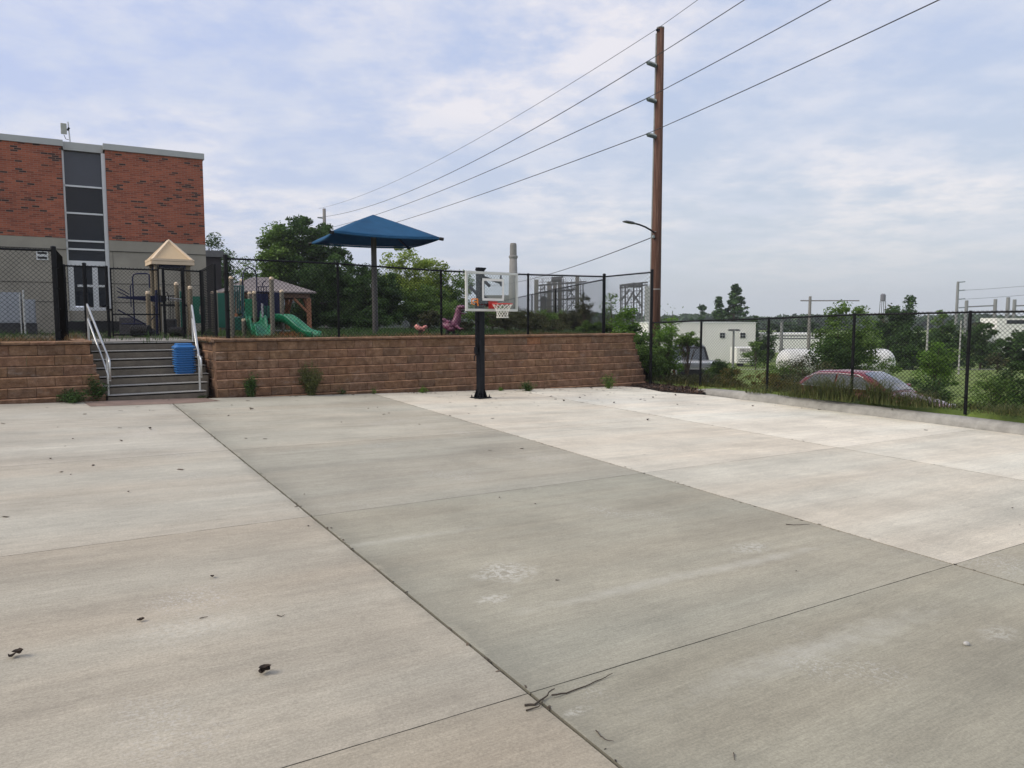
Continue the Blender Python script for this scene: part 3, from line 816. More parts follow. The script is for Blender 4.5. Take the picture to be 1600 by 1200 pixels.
m.tube([base+Vector((0, 0, 2.35)), base+Vector((0, 0, 1.12))], .022, 10); m.box(base+Vector((0, 0, 1.22)), (.07, .06, .16), bang)
m.tube([base+Vector((0, 0, 1.12)), base-BE*.05+Vector((0, 0, 1.08)), base-BE*.05+Vector((0, 0, .98))], .013, 8)
for z in (1.3, 1.9): m.box(base+BE*.05+Vector((0, 0, z)), (.10, .03, .04), bang)
m.build('crank', pm, hp)
red = mat('rim_red', (.48, .025, .018), .4, 0, .1)
m = MB(); zr = zb0+.165
m.box(B(.0, .03, zr-.02), (.24, .03, .17), bang, col=None)
m.bar(B(-.09, .04, zr-.06), B(-.06, .17, zr-.005), .012, .06); m.bar(B(.09, .04, zr-.06), B(.06, .17, zr-.005), .012, .06)
m.box(B(0, .09, zr-.004), (.17, .12, .012), bang)
rc = B(0, .385, zr)
pts = [rc+Vector((.228*math.cos(a), .228*math.sin(a), 0)) for a in [6.2832*k/28 for k in range(29)]]
m.tube(pts, .011, 8, caps=False); rim = m.build('rim', red, hp)
nm = mat('net_white', (.74, .73, .66), .8, 0, .06)
m = MB(); nn = 12; lv = [(.226, 0), (.185, -.06), (.155, -.11), (.135, -.16), (.125, -.21), (.125, -.26), (.135, -.30)]
for k in range(nn):
    for sg in (1, -1):
        pts = []
        for i, (r_, z) in enumerate(lv):
            a = 6.2832*(k+sg*.5*i)/nn; pts.append(rc+Vector((r_*math.cos(a), r_*math.sin(a), z-.012)))
        m.tube(pts, .0058, 5)
for r_, z in ((.136, -.30),): m.tube([rc+Vector((r_*math.cos(6.2832*k/24), r_*math.sin(6.2832*k/24), z-.01)) for k in range(25)], .006, 5, caps=False)
m.build('net', nm, hp)
# ================================================================== SCHOOL BUILDING
def brick_mat():
    m = bpy.data.materials.new('brick'); m.use_nodes = True; t = NT(m.node_tree)
    p = t.n('ShaderNodeBsdfPrincipled'); o = t.n('ShaderNodeOutputMaterial'); t.l(p.outputs[0], o.inputs[0])
    tc = t.n('ShaderNodeTexCoord'); s = t.n('ShaderNodeSeparateXYZ'); t.l(tc.outputs['Object'], s.inputs[0])
    cx = t.n('ShaderNodeCombineXYZ'); t.l(t.math('ADD', s.outputs[0], s.outputs[1]), cx.inputs[0]); t.l(s.outputs[2], cx.inputs[1])
    b = t.n('ShaderNodeTexBrick'); b.offset = .5; b.inputs['Scale'].default_value = 1; b.inputs['Brick Width'].default_value = .225; b.inputs['Row Height'].default_value = .070
    b.inputs['Mortar Size'].default_value = .007; b.inputs['Mortar Smooth'].default_value = .2
    b.inputs['Color1'].default_value = (0, 0, 0, 1); b.inputs['Color2'].default_value = (1, 1, 1, 1); b.inputs['Mortar'].default_value = (.5, .5, .5, 1); b.inputs['Bias'].default_value = 0
    t.l(cx.outputs[0], b.inputs[0])
    c = t.ramp(b.outputs[0], [(0, (.035, .018, .018)), (.075, (.06, .028, .022)), (.10, (.21, .052, .028)), (.35, (.31, .080, .040)), (.6, (.34, .088, .044)), (.8, (.41, .115, .058)), (1, (.25, .062, .034))])
    c = t.mix(b.outputs['Fac'], c, (.30, .19, .135))
    c = t.mix(1.0, c, t.ramp(t.noise(t.coords(), .35, 4, .6), [(.3, .85), (.7, 1.12)]), 'MULTIPLY')
    t.l(c, p.inputs['Base Color']); p.inputs['Roughness'].default_value = .85
    t.l(t.bump(t.math('SUBTRACT', 1.0, b.outputs['Fac']), .5, .01), p.inputs['Normal']); return m
brick = brick_mat()
bconc = mat('building_concrete', (.33, .305, .245), .88, 0, .12, 1.2, bump=.2, bs=15, dirt=.3)
coping = mat('coping_metal', (.40, .41, .39), .45, .3, .06, 3)
mull = mat('mullion_aluminium', (.62, .63, .63), .35, .5, .05, 5)
dglass = glassmat('tinted_glass', .02, dark=(.012, .016, .024))
beng = math.atan2(.585, 1.0)
BO = at(321, 382, 30.0); BO.z = 0
bl = thing('school_building', (BO.x, BO.y, TZ), 'two storey brick and concrete school building with a strip of dark windows', 'building', beng)
UB = Vector((math.cos(beng), math.sin(beng), 0))
def bcoord(u, v):     # local x (negative to the left) and z on the facade plane
    d = ray(u, v); n = Vector((-UB.y, UB.x, 0)); k = (BO.dot(n))/(d.dot(n)); p = Vector((d.x*k, d.y*k, H+d.z*k))
    return (p-Vector((BO.x, BO.y, 0))).dot(UB), p.z-TZ
x158 = bcoord(172, 412)[0]; x105 = bcoord(104, 400)[0]; ztop = bcoord(313, 240)[1]; zbr = bcoord(321, 382)[1]
ztopL = bcoord(50, 214)[1]; zgl = bcoord(125, 232)[1]; zbrL = bcoord(50, 371)[1]
print('building', x158, x105, ztop, ztopL, zbr, zbrL, zgl)
def lbox(mb, x0, x1, y0, y1, z0, z1): return mb.box(((x0+x1)/2, (y0+y1)/2, (z0+z1)/2), (x1-x0, y1-y0, z1-z0))
DPT = 14
m = MB(); lbox(m, x158, 0, 0, DPT, zbr, ztop-.222); lbox(m, -16, x105, 0, DPT, zbr, ztopL-.222); m.build('brick_wall', brick, bl, world=False)
m = MB()
lbox(m, x158, 0, .01, DPT-.01, -.8, zbr-.003); lbox(m, -16, x105, .01, DPT-.01, -.8, zbr-.003)
m.build('concrete_wall', bconc, bl, world=False)
m = MB()
for a, b in ((x158+.002, -.002), (-16, x105-.002)):
    lbox(m, a, b, -.02, 0.009, zbr-.42, zbr-.40); 
    lbox(m, a, b, -.004, .009, zbr-1.62, zbr-1.605); lbox(m, a, b, -.004, .009, zbr-2.32, zbr-2.305)
lbox(m, -9.0, -8.985, -.004, .009, .2, zbr-.43); lbox(m, x158+.1, x158+.11, -.003, .009, .2, zbr-.43)
m.build('panel_joint', mat('joint_dark', (.05, .048, .043), .9), bl, world=False)
m = MB()
lbox(m, x158-.06, .06, -.06, DPT, ztop-.22, ztop); lbox(m, -16, x105+.06, -.06, DPT, ztopL-.22, ztopL)
lbox(m, x105+.062, x158-.062, .22, DPT, zgl-.05, zgl+.24)
m.build('coping', coping, bl, world=False)
# glazed strip
gx0, gx1 = x105+.003, x158-.003
zs = [bcoord(130, v)[1] for v in (289.5, 332, 375.5, 388.5, 411)]
m = MB(); lbox(m, gx0, gx1, .40, .6, 1.0, zs[0]-.001); m.build('window_glass', dglass, bl, world=False)
m = MB(); lbox(m, gx0, gx1, .399, .6, zs[0], zgl-.055); m.build('spandrel_glass', mat('spandrel_glass', (.055, .06, .078), .25, 0, .08, 1.5), bl, world=False)
m = MB()
for z in zs[:-1]: lbox(m, gx0+.001, gx1-.14, .33, .399, z-.03, z+.03)
lbox(m, gx0+.001, gx1-.14, .30, .399, zs[-1]-.10, zs[-1]+.10)
lbox(m, gx1-.13, gx1-.001, .22, .398, .9, zgl-.056); lbox(m, gx0+.001, gx0+.06, .33, .4, zs[-1]+.1, zgl-.056)
zsill = bcoord(130, 480)[1]
for u in (112, 150): x = bcoord(u, 450)[0]; lbox(m, x-.09, x+.09, .30, .397, zsill, zs[-1]-.1)
lbox(m, gx0+.001, gx1-.19, .2, .396, zsill-.12, zsill-.001)
zm = bcoord(130, 446)[1]; lbox(m, gx0+.3, gx1-.2, .31, .395, zm-.04, zm+.04)
m.build('window_frame', mull, bl, world=False)
m = MB(); lbox(m, gx0+.001, gx1-.001, .15, .6, zsill-.5, zsill-.125); m.build('sill_panel', bconc, bl, world=False)
m = MB(); lbox(m, gx0-.2, gx1+.6, -.05, .9, -.3, zsill-.52); m.build('areaway', mat('areaway_dark', (.02, .02, .02), .9), bl, world=False)
lx0, lz0 = bcoord(57, 406); lx1, lz1 = bcoord(75, 392)
m = MB(); lbox(m, lx0, lx1, -.03, .009, lz0, lz1)
lou = m.build('vent_frame', white_paint, bl, world=False)
m = MB()
for k in range(2): z = lz0+(lz1-lz0)*(.12+.5*k); lbox(m, lx0+.04, lx1-.04, -.036, -.031, z, z+(lz1-lz0)*.24)
m.build('vent_slat', mat('vent_dark', (.03, .03, .03), .7), lou, world=False)
# rooftop antenna
ap_ = thing('roof_antenna', at(110.5, 229, 29), 'small panel antenna on a thin mast on the flat roof', 'antenna', beng)
ap_.location.z = TZ+zgl+.22; OFF[ap_.name] = Matrix.Translation(ap_.location) @ Matrix.Rotation(beng, 4, 'Z')
m = MB(); m.tube([(0, 0, 0), (-.05, 0, 1.0)], .025, 8); m.build('mast', galv, ap_, world=False)
m = MB(); lbox(m, -.30, -.10, -.08, .0, .52, .82+.1); m.build('panel', mat('antenna_grey', (.33, .34, .30), .6), ap_, world=False, bevel=.02)
m = MB(); m.tube([(-.08, 0, .75), (-.02, .0, .72)], .07, 10); m.build('bracket', pm, ap_, world=False)
m = MB(); m.tube([(-.2, -.02, .5), (-.15, 0, .36), (-.05, 0, .34)], .012, 6); m.build('cable', pm, ap_, world=False)
# lower dark wing to the right of the school
pw = at(322, 395, 44); lw_ = thing('low_building', (pw.x, pw.y, TZ), 'low dark flat roofed building just right of the brick school', 'building', beng)
m = MB(); lbox(m, -6, .8, 0, 8, -.5, (499-393)*44/F+.5-.36); m.build('wall', mat('dark_brick_wall', (.05, .045, .045), .9), lw_, world=False)
m = MB(); zz_ = (499-393)*44/F+.5; lbox(m, -6.1, .95, -.15, 8.1, zz_-.359, zz_); m.build('roof', mat('grey_fascia', (.16, .165, .16), .7), lw_, world=False)
# electrical boxes left
def ebox(u0, u1, v0, v1, Y, name, label, legs=True):
    p = at((u0+u1)/2, 499, Y); w_ = (u1-u0)*Y/F*1.05; z0, z1 = H+(499-v1)*Y/F, H+(499-v0)*Y/F
    th = thing(name, (p.x, p.y, TZ), label, 'electrical box', beng)
    m = MB(); lbox(m, -w_/2, w_/2, 0, .5, z0-TZ, z1-TZ); m.build('cabinet', mat('cabinet_grey', (.30, .32, .34), .55, .2, .08, 3, dirt=.2), th, world=False, bevel=.01)
    m = MB(); lbox(m, -w_/2+.04, -.01, -.012, -.001, z0-TZ+.05, z1-TZ-.05); lbox(m, .01, w_/2-.04, -.012, -.001, z0-TZ+.05, z1-TZ-.05); m.build('door', mat('cabinet_grey2', (.34, .36, .38), .5, .2, .06), th, world=False, bevel=.004)
    m = MB(); lbox(m, -w_/2-.02, w_/2+.02, .02, .48, 0, z0-TZ-.002); m.build('base', mat('base_dark', (.05, .05, .05), .8), th, world=False)
ebox(-4, 30, 457, 505, 24.8, 'electrical_cabinet', 'wide grey electrical cabinet by the school wall at the far left')
ebox(40, 54, 468, 505, 25.0, 'electrical_cabinet', 'narrow grey electrical cabinet between the wide one and the corner fence post')
pp = at(36, 453, 24.3)
m = MB(); m.tube([(pp.x, pp.y, TZ-.1), (pp.x, pp.y, pp.z)], .03, 8); m.tube([(pp.x-.12, pp.y, TZ-.1), (pp.x-.12, pp.y, pp.z-.1)], .02, 8); m.build('conduit', galv, label='grey vertical conduit pipes between the two electrical cabinets', cat='pipe')
# ================================================================== PLAYGROUND
def pt(u, v, Y): return at(u, v, Y)
def vpost(m, u, v0, v1, Y, r, n=12):
    a = at(u, v0, Y); z1 = a.z; z0 = at(u, v1, Y).z
    m.tube([(a.x, a.y, min(z0, z1)), (a.x, a.y, max(z0, z1))], r, n)
# --- structure A with the tan pyramid roof
YA = 23.6
pA = at(265, 499, YA)
A = thing('play_structure', (pA.x, pA.y, TZ), 'play structure with a tan pyramid roof, posts and climbing bars in front of the school', 'play structure')
az = EANG
rx, ry = Vector((math.cos(az), math.sin(az), 0)), Vector((-math.sin(az), math.cos(az), 0))
cen = at(265, 411, YA+.75)
zp = at(263, 375, YA+.6).z; ze = cen.z+.03; hw = .61
def RP(a, b, z): p = Vector((cen.x, cen.y, 0))+rx*a+ry*b; return Vector((p.x, p.y, z))
cor = [(-hw, -hw), (hw, -hw), (hw, hw), (-hw, hw)]
m = MB(); ap0 = .03
for i in range(4):
    a, b = cor[i], cor[(i+1) % 4]
    def q(c, f, dz=0): return RP(c[0]*(1-f), c[1]*(1-f), ze+(zp-ze)*f+dz)
    A0, B0 = q(a, .09, -.02), q(b, .09, -.02); mid = ((a[0]+b[0])/2, (a[1]+b[1])/2)
    m.plate([A0, B0, q(b, .93, -.02), q(a, .93, -.02)], Vector((0, 0, -.03)))
m.build('roof', tan_plastic, A)
m = MB()
for i in range(4):
    a, b = cor[i], cor[(i+1) % 4]
    m.bar(q(a, 0.0, .0), q(a, .97, .0), .07, .06); m.bar(q(a, .035, 0), q(b, .035, 0), .10, .07)
    m.bar(RP(a[0], a[1], ze-.07), RP(b[0], b[1], ze-.07), .05, .10)
m.lathe([(.09, zp-.10), (.05, zp), (.01, zp+.04)], (cen.x, cen.y, 0), 4); m.build('roof_trim', cream_plastic, A)
m = MB(); m.box(RP(0, 0, ze-.16), (.95, .95, .10), az); m.build('roof_frame', blue_metal, A)
for (a, b) in cor: 
    m = MB(); c = RP(a*.76, b*.76, 0); m.tube([(c.x, c.y, TZ-.1), (c.x, c.y, ze-.1)], .075, 14); m.build('post', mat('weathered_tan_post', (.17, .135, .085), .6, 0, .12, 3, dirt=.3), A, smooth=False)
for u, v0, Y in ((231, 458, 22.2), (248, 451, 23.8), (275.5, 444, 23.0), (297, 450, 22.5)):
    m = MB(); vpost(m, u, v0, 531, Y, .062); m.build('post', mat('weathered_tan_post', (.17, .135, .085), .6, 0, .12, 3, dirt=.3), A)
    c = at(u, v0, Y); m = MB(); m.lathe([(.066, -.03), (.066, .02), (.05, .05), (.02, .065)], c, 12); m.build('post_cap', cream_plastic, A)
m = MB(); m.box((cen.x, cen.y, TZ+.95), (.95, .95, .06), az); m.build('deck', dark_rubber, A)
m = MB()   # tall arched grab bar
m.tube([at(211, 522, 22.4), at(207, 434, 22.4), at(209, 429, 22.4), at(214, 427.5, 22.4), at(229, 427.5, 22.5), at(233, 429, 22.5), at(234, 450, 22.5)], .022, 8)
m.tube([at(205, 480, 22.2), at(203.5, 447, 22.2), at(206, 444, 22.2)], .016, 8)
m.build('grab_bar', blue_metal, A)
m = MB(); a, b, c, d = at(183, 463.5, 22), at(244, 462, 22.6), at(244, 472, 22.6), at(184, 465.5, 22)
m.plate([a, b, c, d], Vector((.05, .5, 0))); m.build('bridge_beam', blue_metal, A)
m = MB(); m.tube([at(244, 453, 22.4), at(246, 527, 22.4)], .04, 8); m.tube([at(184, 484, 22.1), at(228, 507, 22.4)], .02, 8); m.tube([at(183, 449, 22.1), at(202, 460, 22.3)], .015, 8); m.tube([at(190, 506, 22.2), at(228, 506, 22.4)], .02, 8); m.tube([at(224, 516, 22.2), at(240, 495, 22.4)], .018, 8); m.tube([at(183, 455, 22.1), at(202, 464, 22.3)], .015, 8)
m.build('brace_bar', blue_metal, A)
m = MB(); m.plate([at(186, 496, 22.6), at(195, 500, 22.6), at(225, 518, 22.6), at(225, 531, 22.6), at(187, 531, 22.6)], Vector((.1, .6, 0))); m.build('ramp', mat('black_ramp', (.012, .012, .016), .6), A)
m = MB(); m.tube([at(256, 465, 22), at(289, 468.5, 22.3)], .022, 8); m.tube([at(256, 468, 22), at(289, 471.5, 22.3)], .012, 6); m.build('rail', mat('grey_rail', (.28, .28, .27), .5, .4), A)
m = MB()
for u in (264, 266.5, 269, 271.5): m.tube([at(u, 462, 22.3), at(u, 500, 22.3)], .01, 6)
m.tube([at(262, 500, 22.3), at(274, 500, 22.3)], .015, 6); m.tube([at(262, 462, 22.3), at(274, 462, 22.3)], .015, 6); m.build('barrier', black_metal, A)
m = MB(); a, b = at(257, 498, 22.2), at(275, 520, 22.2); m.box((a+b)/2, (b.x-a.x, .3, a.z-b.z), .2); m.build('seat_panel', dark_rubber, A, bevel=.04)
m = MB(); a, b = at(281, 455, 23.0), at(288, 527, 23.0); m.box((a+b)/2, (b.x-a.x, .12, a.z-b.z), .2); m.build('climber', dgreen_plastic, A, bevel=.02)
# round-hole panel, plate with an opening
a, b = at(301, 463, 23.4), at(321, 505, 23.4)
m = MB(); cx_, cz_ = at(315.5, 485, 23.4).x, at(315.5, 485, 23.4).z
ring = [Vector((cx_+.10*math.cos(k*.5236), a.y, cz_+.19*math.sin(k*.5236))) for k in range(12)]
outer = []
for k in range(12):
    an = k*.5236; dx, dz = math.cos(an), math.sin(an)
    tx = ((b.x-cx_)/dx if dx > .001 else (a.x-cx_)/dx if dx < -.001 else 1e9); tz_ = ((a.z-cz_)/dz if dz > .001 else (b.z-cz_)/dz if dz < -.001 else 1e9)
    k_ = min(tx, tz_); outer.append(Vector((cx_+dx*k_, a.y, cz_+dz*k_)))
for k in range(12):
    k2 = (k+1) % 12; o1, o2 = outer[k], outer[k2]
    poly = [ring[k], o1]
    if abs(o1.x-o2.x) > .001 and abs(o1.z-o2.z) > .001:
        poly.append(Vector((o1.x if abs(abs(o1.x-cx_)-abs((a.x if o1.x < cx_ else b.x)-cx_)) < 1e-4 else o2.x, a.y, o2.z if abs(abs(o1.x-cx_)-abs((a.x if o1.x < cx_ else b.x)-cx_)) < 1e-4 else o1.z)))
    poly += [o2, ring[k2]]
    m.plate(poly, Vector((0, .04, 0)))
m.build('hole_panel', dgreen_plastic, A)
# black ribbed tunnel pipe / tyre pieces on the ground
def ribbed(u0, u1, vc, Y, r, label):
    a, b = at(u0, vc, Y), at(u1, vc, Y); a.z = b.z = TZ+r; L = (b-a).length; d = (b-a)/L; y = Vector((-d.y, d.x, 0)); m = MB(); rings = []
    n = 9
    for k in range(n):
        for f, rr_ in ((0, .86), (.25, 1), (.7, 1), (.95, .86)):
            c = a+d*(L*(k+f)/n); rings.append([c+(y*math.cos(6.2832*j/18)+Vector((0, 0, 1))*math.sin(6.2832*j/18))*r*rr_ for j in range(18)])
    m.loft(rings); m.build('ribbed_pipe', dark_rubber, label=label, cat='pipe', smooth=False, group='black ribbed pipes by the gate')
ribbed(207, 234, 523, 21.6, .17, 'black ribbed pipe section lying behind the closed gate')
ribbed(267, 287, 524, 21.8, .14, 'smaller black ribbed pipe section lying behind the fence right of the gate')
# --- structure B with the green slides
YB = 21.5
pB = at(405, 499, YB)
Bs = thing('play_structure', (pB.x, pB.y, TZ), 'play structure with two green slides and grey posts behind the wall', 'play structure')
gpost = mat('grey_tan_post', (.17, .15, .115), .5, 0, .08, 3, dirt=.15)
def capost(u, v0, v1, Y, r):
    m = MB(); vpost(m, u, v0, v1, Y, r); m.build('post', gpost, Bs)
    c = at(u, v0, Y); m = MB(); m.lathe([(r*1.04, -.03), (r*1.04, .0), (r*.8, .03), (r*.3, .045)], c, 12); m.build('post_cap', cream_plastic, Bs)
for u, v0, v1, Y in ((361, 434, 530, 20.6), (377.5, 438, 470, 23), (390, 458, 478, 22.8), (397.5, 457, 528, 21.6), (424, 435, 530, 20.4), (440, 455, 530, 22.0), (381, 500, 530, 21.0)):
    capost(u, v0, v1, Y, .062)
for u, v0, Y, in ((332, 457, 24.4), (337.5, 456, 24.2)): capost(u, v0, 528, Y, .062)
def vpanel(name, u0, u1, v0, v1, Y, mt, th=.04, bevel=.01, yaw=.3):
    a, b = at(u0, v0, Y), at(u1, v1, Y); m = MB(); m.box((a+b)/2, ((b.x-a.x)/math.cos(yaw), th, a.z-b.z), yaw); return m.build(name, mt, Bs, bevel=bevel)
vpanel('panel', 383, 394.5, 467, 497, 21.6, green_plastic)
vpanel('panel', 401, 419, 459, 496, 22.6, blue_metal)
vpanel('panel', 428, 438.5, 457, 496, 22.2, blue_metal)
vpanel('panel', 341, 360, 458, 512, 22.6, dgreen_plastic)
vpanel('panel', 364, 381, 496, 516, 21.0, dgreen_plastic)
vpanel('deck', 364, 440, 497, 500.5, 22.2, dark_rubber, 1.3)
vpanel('panel', 408, 423, 478, 500, 22.1, dgreen_plastic)
m = MB()
tq = mat('teal_metal', (.02, .085, .085), .45, 0, .1)
for u in (363.5, 380.5): m.tube([at(u, 446, 21), at(u, 497, 21)], .02, 8)
for v in (447, 496): m.tube([at(363.5, v, 21), at(380.5, v, 21)], .02, 8)
for u in (367, 370.5, 374, 377.5): m.tube([at(u, 447, 21), at(u, 490, 21)], .022, 6)
m.build('barrier', tq, Bs)
m = MB(); pts = [at(379.5, 500, 21), at(379, 432, 21)]+[at(390-10.5*math.cos(k*.524), 430-12*math.sin(k*.524), 21.1) for k in range(1, 6)]+[at(401, 432, 21.2), at(401.5, 470, 21.2)]
m.tube(pts, .018, 8); pts = [at(410, 447, 21.4)]+[at(415.5-5.5*math.cos(k*.524), 445-6*math.sin(k*.524), 21.4) for k in range(1, 4)]; m.tube(pts, .016, 8)
m.build('arch_bar', blue_metal, Bs)
m = MB()
for v in (448, 456): m.tube([at(401, v, 21.3), at(420, v, 21.3)], .014, 6)
for u in (404, 408, 412, 416): m.tube([at(u, 448, 21.3), at(u, 494, 21.5)], .012, 6)
m.build('barrier', blue_metal, Bs)
m = MB(); m.tube([at(409.5, 474, 21.2), at(410.5, 496, 21.2)], .03, 8); m.build('tube_roller', mat('lilac_grey', (.36, .35, .37), .5), Bs)
# wavy wide slide : trough with scalloped raised sides
def loftstrip(name, left, right, h, mt, par, n=40, lip=.05, bed=.0):
    """left/right: control points of the slide edges; makes a trough with side walls of height h(t)"""
    def cr(P, t):
        P = [P[0]*2-P[1]]+P+[P[-1]*2-P[-2]]; k = min(int(t*(len(P)-3)), len(P)-4); f = t*(len(P)-3)-k
        a, b, c, d = P[k:k+4]; return .5*((2*b)+(c-a)*f+(2*a-5*b+4*c-d)*f*f+(3*b-a-3*c+d)*f**3)
    rings = []
    for i in range(n+1):
        t = i/n; l, r_ = cr(left, t), cr(right, t); hh = h(t); up = Vector((0, 0, hh)); ac = (r_-l).normalized()
        rings.append([l-ac*lip+up*1.0-Vector((0, 0, .03)), l-ac*lip+up, l+up, l+ac*.03+Vector((0, 0, .05)), l+ac*.10, r_-ac*.10, r_-ac*.03+Vector((0, 0, .05)), r_+up, r_+ac*lip+up, r_+ac*lip+up-Vector((0, 0, .03)),
                      r_+ac*.0-Vector((0, 0, .05+bed)), l-ac*.0-Vector((0, 0, .05+bed))])
    m = MB(); m.loft(rings); return m.build(name, mt, par, smooth=True)
L = [at(384, 505, 21.2), at(388, 507, 20.9), at(392, 513, 20.6), at(396, 520, 20.3), at(401, 526, 20.1), at(404, 530, 19.9)]
Rr = [at(407, 503, 21.6), at(410, 505, 21.3), at(415, 512, 21.0), at(419, 519, 20.7), at(424, 525, 20.5), at(428, 529, 20.3)]
loftstrip('wave_slide', L, Rr, lambda t: .10+.22*abs(math.cos(t*math.pi*2.6))**1.5, green_plastic, Bs, bed=.12)
L = [at(430, 497.5, 21.4), at(440, 498, 21.2), at(450, 503, 21.0), at(462, 513, 20.8), at(474, 522, 20.6), at(488, 525.5, 20.4)]
Rr = [p+Vector((.12, .42, .0)) for p in L]
loftstrip('slide', L, Rr, lambda t: .13, green_plastic, Bs, bed=.05)
m = MB(); a, b = at(430, 516, 22), at(452, 517, 22.2); m.bar(a, b, .3, .04); m.tube([at(434, 517, 22), at(434, 530, 22)], .025, 8); m.tube([at(448, 517, 22.2), at(448, 530, 22.2)], .025, 8)
m.build('bench', mat('grey_bench', (.45, .46, .45), .6), label='small grey bench between the slide and a grey post', cat='bench')
# --- pavilion
YP = 31
pP = at(430, 499, YP)
Pv = thing('pavilion', (pP.x, pP.y, TZ), 'small wooden picnic pavilion with a grey brown hip roof behind the slides', 'pavilion')
shing = mat('pavilion_shingle', (.25, .215, .20), .9, 0, .18, 6, bump=.4, bs=20, dirt=.3)
wood = mat('cedar_wood', (.36, .155, .075), .75, 0, .2, 6, bump=.2, dirt=.25)
zE = at(495, 456, YP-1).z
FR = at(495, 456.5, 30); zE = FR.z; FL = FR-E*3.35
dirn = E.copy(); W_ = 3.35; nb = NN.copy(); D_ = 3.35
BL_, BR_ = FL+nb*D_, FR+nb*D_
zR = at(410, 433, 30.4).z; r1_ = (FL+BL_)/2+dirn*1.35; r2_ = (FR+BR_)/2-dirn*1.35; r1_.z = r2_.z = zR
m = MB(); m.add([FL, FR, BR_, BL_, r1_, r2_, FL-Vector((0, 0, .05)), FR-Vector((0, 0, .05)), BR_-Vector((0, 0, .05)), BL_-Vector((0, 0, .05))], [(0, 1, 5, 4), (1, 2, 5), (2, 3, 4, 5), (3, 0, 4), (0, 6, 7, 1), (1, 7, 8, 2), (2, 8, 9, 3), (3, 9, 6, 0), (9, 8, 7, 6)])
m.build('roof', shing, Pv)
m = MB(); i_ = .25
c4 = [FL+dirn*i_+nb*i_, FR-dirn*i_+nb*i_, BR_-dirn*i_-nb*i_, BL_+dirn*i_-nb*i_]
for k in range(4): m.bar(c4[k]-Vector((0, 0, .15)), c4[(k+1) % 4]-Vector((0, 0, .15)), .10, .16)
m.build('beam', mat('beam_wood', (.20, .12, .085), .8, 0, .2, 6), Pv)
for k, c in enumerate(c4):
    m = MB(); m.bar((c.x, c.y, TZ-.4), (c.x, c.y, zE-.23), .15, .15, up=(1, 0, 0)); m.build('post', wood, Pv, bevel=.01)
    for d in ((dirn if k in (0, 3) else -dirn), (nb if k in (0, 1) else -nb)):
        m = MB(); m.bar((c.x, c.y, zE-.85), Vector((c.x, c.y, zE-.26))+d*.6, .08, .09, up=(0, 0, 1)); m.build('brace', wood, Pv)
# --- shade umbrella
blue_cloth = bpy.data.materials.new('blue_shade_cloth'); blue_cloth.use_nodes = True; t = NT(blue_cloth.node_tree)
p = t.n('ShaderNodeBsdfPrincipled'); o = t.n('ShaderNodeOutputMaterial'); tl_ = t.n('ShaderNodeBsdfTranslucent')
wv = t.noise(t.coords((1, 1, 1)), 1.5, 4, .6); c = t.ramp(wv, [(.3, (.012, .095, .21)), (.7, (.018, .13, .28))])
t.l(c, p.inputs['Base Color']); t.l(c, tl_.inputs[0]); p.inputs['Roughness'].default_value = .8; t.l(t.bump(t.noise(t.coords(), 3, 4, .6), .3, .03), p.inputs['Normal'])
x = t.n('ShaderNodeMixShader'); x.inputs[0].default_value = .35; t.l(p.outputs[0], x.inputs[1]); t.l(tl_.outputs[0], x.inputs[2]); t.l(x.outputs[0], o.inputs[0])
cz = 4.45
def atz(u, v, z):
    d = ray(u, v); k = (z-H)/d.z; return Vector((d.x*k, d.y*k, z))
cA, cB, cC, cD = atz(520, 361, cz), atz(687, 371.5, cz), atz(488, 378.5, cz), atz(637, 385.5, cz)
cc = (cA+cB+cC+cD)/4; pk = at(583, 336, cc.y)
print('umbrella', cA, cB, cC, cD, pk, (cA-cB).length, (cA-cC).length)
Um = thing('shade_umbrella', (cc.x, cc.y, gz(cc.x, cc.y)), 'large square blue fabric shade umbrella on a single grey pole', 'shade umbrella')
m = MB(); n = 14
quad = [cA, cB, cD, cC]
for k in range(4):
    a, b = quad[k], quad[(k+1) % 4]; grid = []
    for i in range(n+1):
        for j in range(n+1):
            s_, r_ = i/n, j/n
            e = a.lerp(b, s_)
            inw = (cc-e); inw.z = 0
            e = e+inw*(.13*s_*(1-s_))            # edges curve inwards
            e.z = cz-.05*4*s_*(1-s_)
            q_ = Vector((pk.x, pk.y, pk.z)).lerp(e, r_); q_.z += .05*r_*(1-r_)
            q_.z -= .10*4*s_*(1-s_)*r_*(1-r_)
            grid.append(q_)
    fs = [(i*(n+1)+j, (i+1)*(n+1)+j, (i+1)*(n+1)+j+1, i*(n+1)+j+1) for i in range(n) for j in range(n)]
    m.add(grid, fs)
can = m.build('canopy', blue_cloth, Um, smooth=True)
md = can.modifiers.new('thick', 'SOLIDIFY'); md.thickness = .012
m = MB()
for k in range(4):
    a, b = quad[k], quad[(k+1) % 4]; pts = []
    for i in range(n+1):
        s_ = i/n; e = a.lerp(b, s_); inw = (cc-e); inw.z = 0; e = e+inw*(.13*s_*(1-s_)); e.z = cz-.20*s_*(1-s_)-.03; pts.append(e)
    m.tube(pts, .03, 6)
m.build('hem', blue_cloth, Um)
dpole = mat('umbrella_pole', (.075, .07, .068), .5, .2, .12, 4)
m = MB(); m.tube([(cc.x, cc.y, gz(cc.x, cc.y)-.1), (pk.x, pk.y, pk.z-.06)], .095, 16, r1=.085); m.build('pole', dpole, Um)
